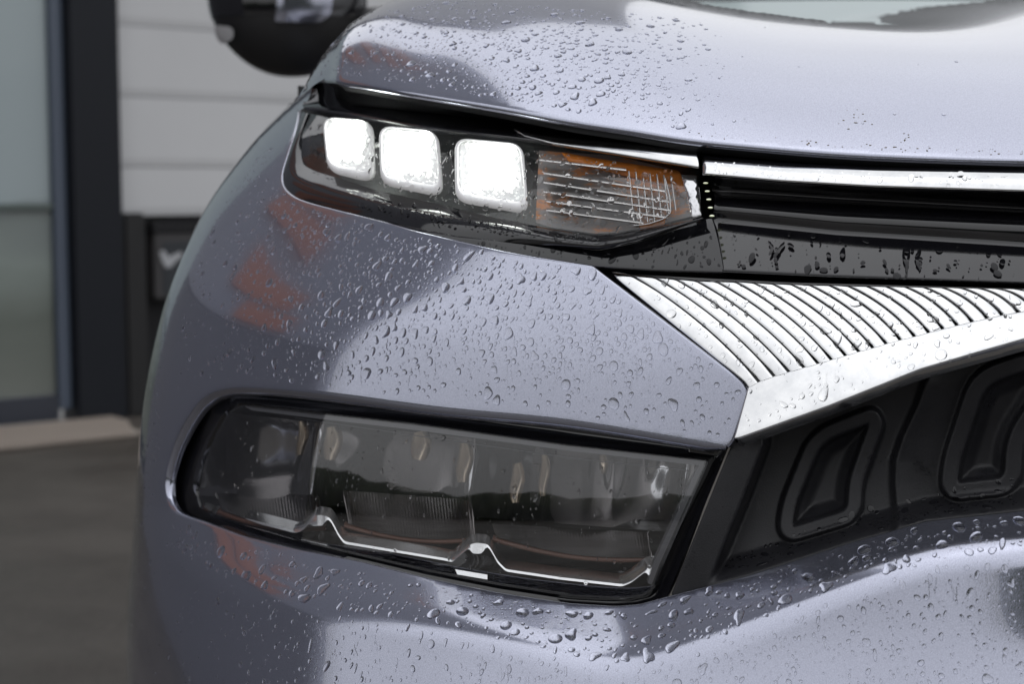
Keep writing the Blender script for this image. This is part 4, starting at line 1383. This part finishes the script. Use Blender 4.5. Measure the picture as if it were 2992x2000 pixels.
# white side wing of the same building close by on the left, with orange bands; only its mirror image shows
def block(name, x0, x1, y0, y1, h0, h1, material, parent=None):
    v = [(x0, y0, h0), (x1, y0, h0), (x1, y1, h0), (x0, y1, h0), (x0, y0, h1), (x1, y0, h1), (x1, y1, h1), (x0, y1, h1)]
    return link(mesh_from(v, [(3, 2, 1, 0), (4, 5, 6, 7), (0, 1, 5, 4), (1, 2, 6, 5), (2, 3, 7, 6), (3, 0, 4, 7)]), name, material, parent, smooth=False)
WX, WY0, WH = -2.7, 0.74, 8.2
ORANGE = simple("orange_panel", (0.42, 0.165, 0.10), 0.45)
block("side_wing", WX - 3.0, WX, WY0, 4.9, 1.45, WH, simple("grey_side_cladding", (0.25, 0.255, 0.29), 0.5), bldg)
block("side_wing_base", WX - 3.0, WX - 0.02, WY0 + 0.02, 4.9, 0.0, 1.449, simple("darkened_grey", (0.14, 0.14, 0.16), 0.6), bldg)  # lower part set darker to deepen the tone mirrored in the paint
for (y0, y1, h0, h1) in [(3.9, 4.85, 3.6, 3.9), (3.7, 4.8, 4.25, 4.6), (3.75, 4.85, 4.95, 5.35), (3.6, 4.7, 5.7, 6.2), (3.6, 4.8, 6.5, 7.1),
                         (1.5, 2.35, 1.52, 1.85), (1.7, 2.9, 1.92, 2.30), (2.1, 3.5, 2.55, 2.85), (2.3, 3.7, 2.95, 3.35)]:
    block("orange_band", WX + 0.002, WX + 0.03, y0, y1, h0, h1, ORANGE, bldg)
# hedge round the far side of the yard, mirrored in the lamp glass
def make_leaf():
    m, t, b = mat("dark_foliage")
    n = noise(t, 2.5, 5, 0.7)
    r = ramp_node(t, n.outputs["Fac"], [(0.3, (0.018, 0.026, 0.012)), (0.7, (0.055, 0.070, 0.030))])
    t.links.new(r.outputs["Color"], b.inputs["Base Color"]); b.inputs["Roughness"].default_value = 0.8
    return m
hv, hf = [], []
nA = 150
for i in range(nA + 1):
    az = math.radians(-94 - 130 * i / nA)
    top = 1.0 + 0.10 * math.sin(i * 0.31) + 0.05 * math.sin(i * 0.8 + 1)
    top += 4.4 * math.exp(-((i - 104) / 7.0) ** 2) + 3.0 * math.exp(-((i - 122) / 10.0) ** 2) + 0.5 * math.exp(-((i - 14) / 7.0) ** 2)  # tall humps added to stand in for a person's dark mirror image
    for (rr, hh_) in ((13.0, 0.0), (12.7, top * 0.5), (13.2, top * 0.9), (13.8, top), (15.0, top * 0.6), (15.4, 0)):
        rj = rr + random.uniform(-0.3, 0.3)
        hv.append((rj * math.sin(az), 1.2 + rj * math.cos(az), max(0.0, hh_ + (random.uniform(-0.03, 0.03) if hh_ else 0))))
for i in range(nA):
    for k in range(5):
        a = i * 6 + k; hf.append((a, a + 1, a + 7, a + 6))
tag(link(mesh_from(hv, hf), "hedge", make_leaf(), None), "dark hedge mirrored in the lamp, tall humps standing in for a mirrored person", None, None, "stuff")

# ------------------------------------------------------------------ rain drops
def unit_drop(seed, seg, rings, wob):
    r = np.random.default_rng(seed)
    th = np.linspace(0, 2 * math.pi, seg, endpoint=False)
    rad = 1 + wob * (r.normal() * np.cos(th + r.uniform(0, 6)) * 0.3 + r.normal() * np.cos(2 * th + r.uniform(0, 6)) * 0.6 + r.normal() * np.cos(3 * th + r.uniform(0, 6)) * 0.5)
    rad = np.clip(rad, 0.55, 1.5)
    v = []
    for k in range(rings):
        rho = math.cos(k / rings * math.pi / 2) ** 0.8
        z = (1 - rho ** 2) ** 0.62
        rr = 1 + (rad - 1) * rho
        for a, q in zip(th, rr):
            v.append((math.cos(a) * rho * q, math.sin(a) * rho * q, z - (0.06 if k == 0 else 0)))
    v.append((0, 0, 1.0))
    f = grid_faces(rings, seg, 0, True) + [((rings - 1) * seg + i, (rings - 1) * seg + (i + 1) % seg, seg * rings) for i in range(seg)]
    return np.array(v), f
SMALL = [unit_drop(i, 9, 3, 0.10) for i in range(8)]
MID = [unit_drop(20 + i, 14, 4, 0.17) for i in range(12)]
BIG = [unit_drop(40 + i, 20, 6, 0.22) for i in range(14)]
BIGM = []
for v, f in BIG:
    me = mesh_from(v, f); me.materials.append(WATER); me.polygons.foreach_set("use_smooth", [True] * len(me.polygons)); BIGM.append(me)

def scatter(poly, n, surf, weight=None, r_med=0.9, sig=0.55, r_max=5.5, pack=1.05, margin=6):
    poly = np.asarray(poly, float)
    x0, y0 = poly.min(0); x1, y1 = poly.max(0)
    pts = np.zeros((0, 2))
    while len(pts) < n:
        c = np.stack([rng.uniform(x0, x1, n * 2), rng.uniform(y0, y1, n * 2)], -1)
        k = inside(poly, c[:, 0], c[:, 1])
        if weight is not None:
            k &= rng.random(len(c)) < weight(c[:, 0], c[:, 1])
        pts = np.vstack([pts, c[k]])
    pts = pts[:n]
    k = dist_poly(poly, pts[:, 0], pts[:, 1]) > margin
    pts = pts[k]
    P, N = normals_of(surf, pts)
    r = np.minimum(np.exp(rng.normal(math.log(r_med), sig, len(pts))), r_max) * 1e-3
    o = np.argsort(-r); pts, P, N, r = pts[o], P[o], N[o], r[o]
    keep = np.ones(len(r), bool)
    for i in range(1, len(r)):
        j = np.where(keep[:i])[0]
        d = np.linalg.norm(P[j] - P[i], axis=1)
        if (d < (r[j] + r[i]) * pack).any(): keep[i] = False
    return P[keep], N[keep], r[keep]

def place(P, N, r, parent, big_mm=2.1, flow=0.5, hgt=0.42, tilt=0.35, material=None):
    g = np.array([0, 0, -1.0])
    D = g - N * (N @ g)[:, None]
    st = np.linalg.norm(D, axis=1)
    D /= st[:, None] + 1e-9
    # wind and the odd merge turn some drops a little off the fall line
    ang = rng.normal(0.0, tilt, len(r))
    S = np.cross(N, D)
    D2 = D * np.cos(ang)[:, None] + S * np.sin(ang)[:, None]
    S2 = np.cross(N, D2)
    verts, faces, base = [], [], 0
    nbig = 0
    for i in range(len(r)):
        el = 1.0 + abs(rng.normal(0, 0.35)) * flow * (0.4 + st[i]) + (rng.random() < 0.08) * rng.uniform(0.4, 1.4) * flow
        a, b = r[i] * el ** 0.5 * 1.02, r[i] / el ** 0.5
        h = r[i] * hgt * (0.85 + 0.3 * rng.random()) * (1.0 if r[i] < 0.0025 else 0.82)
        M = np.stack([D2[i] * a, S2[i] * b, N[i] * h], 1)
        if r[i] * 1e3 >= big_mm:
            me = BIGM[rng.integers(len(BIGM))]
            o = bpy.data.objects.new("water_drop", me); COL.objects.link(o); o.parent = parent
            m4 = Matrix.Identity(4)
            for c in range(3):
                for rr in range(3): m4[rr][c] = float(M[rr, c])
                m4[c][3] = float(P[i][c])
            o.matrix_parent_inverse = parent.matrix_basis.inverted() @ Matrix.Identity(4) if False else Matrix.Identity(4)
            o.matrix_basis = m4
            nbig += 1
        else:
            v, f = (MID if r[i] > 0.0011 else SMALL)[rng.integers(8)]
            verts.append(P[i] + v @ M.T)
            faces += [tuple(q + base for q in t) for t in f]
            base += len(v)
    if verts:
        o = link(mesh_from(np.vstack(verts), faces), "water_beads", material or WATER, parent)
        o["kind"] = "stuff"
    return nbig

fas = outline
mid_poly = np.vstack([e_top, e_diag, e_lt[:60]])
nb = 0
# between the lamps
mp = [(880, 600), (1210, 685), (1450, 742), (1725, 788), (2160, 1125), (2172, 1150), (2120, 1290), (1626, 1210), (1054, 1146), (700, 1112), (600, 1130), (540, 1180), (470, 1150), (520, 860), (640, 610), (780, 500), (812, 540)]
w_mid = lambda x, y: np.clip(0.25 + 0.75 * sstep(x, 550, 1000), 0, 1) * (1 - 0.62 * sstep(y, 1000, 1130)) * (0.55 + 0.45 * sstep(x, 2150, 1750))
nb += place(*scatter(mp, 4300, fascia_Y, w_mid, 0.78, 0.68, 4.2), bumper, big_mm=2.6, flow=0.55)
# ledge and lower face
lp = [(500, 1530), (620, 1555), (863, 1622), (1250, 1705), (1664, 1778), (1830, 1786), (1960, 1756), (2474, 1602), (2703, 1536), (2992, 1505), (2992, 1604), (2742, 1640), (2551, 1696), (2168, 1840), (1977, 1905), (1849, 1940), (1722, 1935), (1275, 1835), (957, 1776), (714, 1712), (574, 1660), (480, 1600)]
nb += place(*scatter(lp, 1150, fascia_Y, None, 0.95, 0.72, 4.8), bumper, big_mm=3.2, flow=0.8, tilt=0.9)
fp = [(420, 1600), (574, 1668), (714, 1719), (957, 1783), (1275, 1845), (1594, 1915), (1849, 1948), (1977, 1913), (2168, 1848), (2360, 1778), (2551, 1706), (2742, 1650), (2992, 1618), (2992, 2010), (390, 2010)]
nb += place(*scatter(fp, 1200, fascia_Y, lambda x, y: 0.3 + 0.7 * sstep(x, 480, 900), 0.68, 0.62, 3.4), bumper, big_mm=2.6, flow=1.6, tilt=0.25)
sp = [(395, 1600), (420, 1250), (470, 980), (560, 730), (700, 500), (800, 400), (810, 500), (640, 620), (520, 860), (470, 1150), (480, 1300), (450, 1500)]
place(*scatter(sp, 700, fascia_Y, None, 0.42, 0.5, 1.6, margin=10), bumper, flow=0.6)
# bonnet
hp = [(900, 230), (960, 140), (1100, 30), (1300, -10), (2300, 70), (2992, 60), (2992, 440), (2450, 420), (2000, 385), (1600, 320), (1200, 250), (1000, 222)]
w_h = lambda x, y: sstep(x, 2250, 1600) * (0.45 + 0.55 * sstep(x, 1000, 1350)) + 0.003
nb += place(*scatter(hp, 2600, hood_Y, w_h, 0.75, 0.62, 4.0), hood, big_mm=2.6, flow=0.5, hgt=0.36, tilt=0.8)

# lamp glass, gloss black, chrome, lower lens
upl = [(905, 345), (1258, 400), (1500, 425), (2030, 505), (2040, 625), (1800, 678), (1610, 662), (1258, 585), (971, 508), (890, 475)]
def ulens_Y(x, y): return lamp_base(x, y) + 0.0045
nb += place(*scatter(upl, 900, ulens_Y, None, 0.9, 0.55, 3.0), ul, big_mm=2.6, flow=0.8, hgt=0.45, tilt=0.5)
brow_p = [(900, 300), (1000, 300), (1258, 345), (1500, 385), (1500, 405), (1258, 376), (1000, 330), (920, 318)]
gpan = [(2130, 655), (2442, 690), (2992, 725), (2992, 826), (2442, 808), (2130, 792)]
def gp_Y(x, y): return lamp_base(x, y) + np.interp((y - np.interp(x, [2084, 2442, 2992, 3120], [638, 678, 714, 724])) / np.interp(x, [2110, 2992], [158, 116]), [0, 0.55, 1], [0.036, 0.027, 0.026])
nb += place(*scatter(gpan, 120, gp_Y, None, 0.95, 0.6, 3.0), gb, big_mm=99, flow=1.3, hgt=0.12, tilt=0.5, material=WATER_B)
nb += place(*scatter(cp, 150, corner_Y, None, 0.85, 0.55, 3.0), gcp, big_mm=99, flow=1.3, hgt=0.14, tilt=0.4, material=WATER_B)
wp = np.array([(1800, 812)] + [(2400, 834), (2992, 850), (2992, 985), (2691, 1072), (2416, 1180), (2160, 1270), (2185, 1140)], float)
nb += place(*scatter(wp, 420, lambda x, y: fin_Y(x, y) - 0.0003, None, 0.95, 0.6, 4.4), wing, big_mm=2.8, flow=0.9, hgt=0.28, tilt=0.6)
llp = [(660, 1215), (1200, 1250), (2040, 1365), (1925, 1690), (1660, 1720), (1250, 1655), (864, 1560), (620, 1480)]
nb += place(*scatter(llp, 520, lens_Y, None, 0.62, 0.55, 2.4), hl_, big_mm=2.2, flow=1.5, hgt=0.4, tilt=0.25)
rimp = [(1000, 600), (1210, 655), (1450, 690), (1745, 722), (1860, 700), (2040, 642), (1930, 664), (1802, 690), (1610, 676), (1258, 600), (1050, 548)]
nb += place(*scatter(rimp, 260, lambda x, y: lamp_base(x, y) + 0.001, None, 0.7, 0.5, 2.4), ul, big_mm=99, flow=1.0, hgt=0.3, tilt=0.9, material=WATER_B)
cbp = [(2060, 465), (2280, 487), (2551, 500), (2992, 508), (2992, 552), (2551, 538), (2280, 522), (2060, 502)]
nb += place(*scatter(cbp, 130, lambda x, y: lamp_base(x, y) - 0.0165, None, 0.8, 0.55, 2.6, margin=3), gb, big_mm=2.4, flow=0.9, hgt=0.3)
gdp = [(2060, 1660), (2300, 1560), (2540, 1480), (2992, 1380), (2992, 1485), (2703, 1515), (2474, 1580), (2187, 1672)]
place(*scatter(gdp, 240, lambda x, y: grille_Y(x, y) - 0.0002, None, 0.9, 0.6, 3.2), grille, big_mm=99, flow=1.2, hgt=0.16, tilt=0.9, material=WATER_B)
# thin run trails where drops have slid
def runs(parent, surf, starts, length, wmm, hmm, sway, material, drift=0.0):
    verts, faces, base = [], [], 0
    for (x, y) in starts:
        L = length * rng.uniform(0.5, 1.2); n = max(10, int(L / 5))
        t = np.linspace(0, 1, n)
        px = x + drift * L * t + sway * np.cumsum(rng.normal(0, 1, n)) / math.sqrt(n)
        px = np.convolve(np.pad(px, 3, mode='edge'), np.ones(7) / 7, mode='valid')
        P, N = normals_of(surf, np.stack([px, y + L * t], -1))
        T = np.gradient(P, axis=0); T /= np.linalg.norm(T, axis=1, keepdims=True) + 1e-9
        S = np.cross(N, T)
        ww = (wmm * 1e-3 * (0.5 + 0.8 * rng.random()) * (0.6 + 0.4 * np.sin(t * rng.uniform(6, 14)) ** 2) * np.sin(np.pi * np.clip(t * 0.96 + 0.02, 0, 1)) ** 0.3)[:, None]
        rows = [P - S * ww, P - S * ww * 0.55 + N * hmm * 8e-4, P + N * hmm * 1e-3, P + S * ww * 0.55 + N * hmm * 8e-4, P + S * ww]
        verts.append(np.vstack(rows)); faces += grid_faces(5, n, base); base += 5 * n
    o = link(mesh_from(np.vstack(verts), faces), "water_runs", material, parent); o["kind"] = "stuff"
runs(bumper, fascia_Y, [(x, rng.uniform(1050, 1110)) for x in rng.uniform(950, 2080, 22)], 60, 0.6, 0.14, 9, WATER)
runs(bumper, fascia_Y, [(x, CREST(x) + rng.uniform(20, 110)) for x in rng.uniform(700, 2900, 34)], 55, 0.7, 0.16, 9, WATER, 0.05)
runs(gb, gp_Y, [(x, 700 + (x - 2130) * 0.045) for x in rng.uniform(2150, 2950, 5)], 70, 1.3, 0.08, 16, WATER_B)
runs(wing, lambda x, y: fin_Y(x, y) - 0.0002, [(x, FIN_CR(x) + 14) for x in rng.uniform(2250, 2900, 10)], 70, 2.2, 0.06, 14, WATER)
# grime flecks along the bonnet edge
fv, ff = [], []
fx = np.r_[rng.uniform(2000, 2992, 60), 2500 + rng.normal(0, 18, 14), 2640 + rng.normal(0, 12, 8)]
fy = np.r_[_hl_f(fx[:60]) - rng.uniform(8, 26, 60), 345 + rng.normal(0, 14, 14), 405 + rng.normal(0, 10, 8)]
P, N = normals_of(hood_Y, np.stack([fx, fy], -1))
for i in range(len(fx)):
    U = np.cross(N[i], [0, 0, 1.0]); U /= np.linalg.norm(U); V_ = np.cross(N[i], U)
    r_ = rng.uniform(0.15, 0.55) * 1e-3; st_ = rng.uniform(1, 2.6)
    ring = [P[i] + N[i] * 2e-4 + (U * math.cos(a) * st_ + V_ * math.sin(a)) * r_ * rng.uniform(0.6, 1.2) for a in np.linspace(0, 5.2, 6)]
    k = len(fv); fv += ring + [P[i] + N[i] * 4e-4]; ff += [(k + j, k + (j + 1) % 6, k + 6) for j in range(6)]
o = link(mesh_from(fv, ff), "dirt_flecks", simple("grime", (0.16, 0.12, 0.07), 0.8), hood); o["kind"] = "stuff"
print("BIG DROPS", nb)
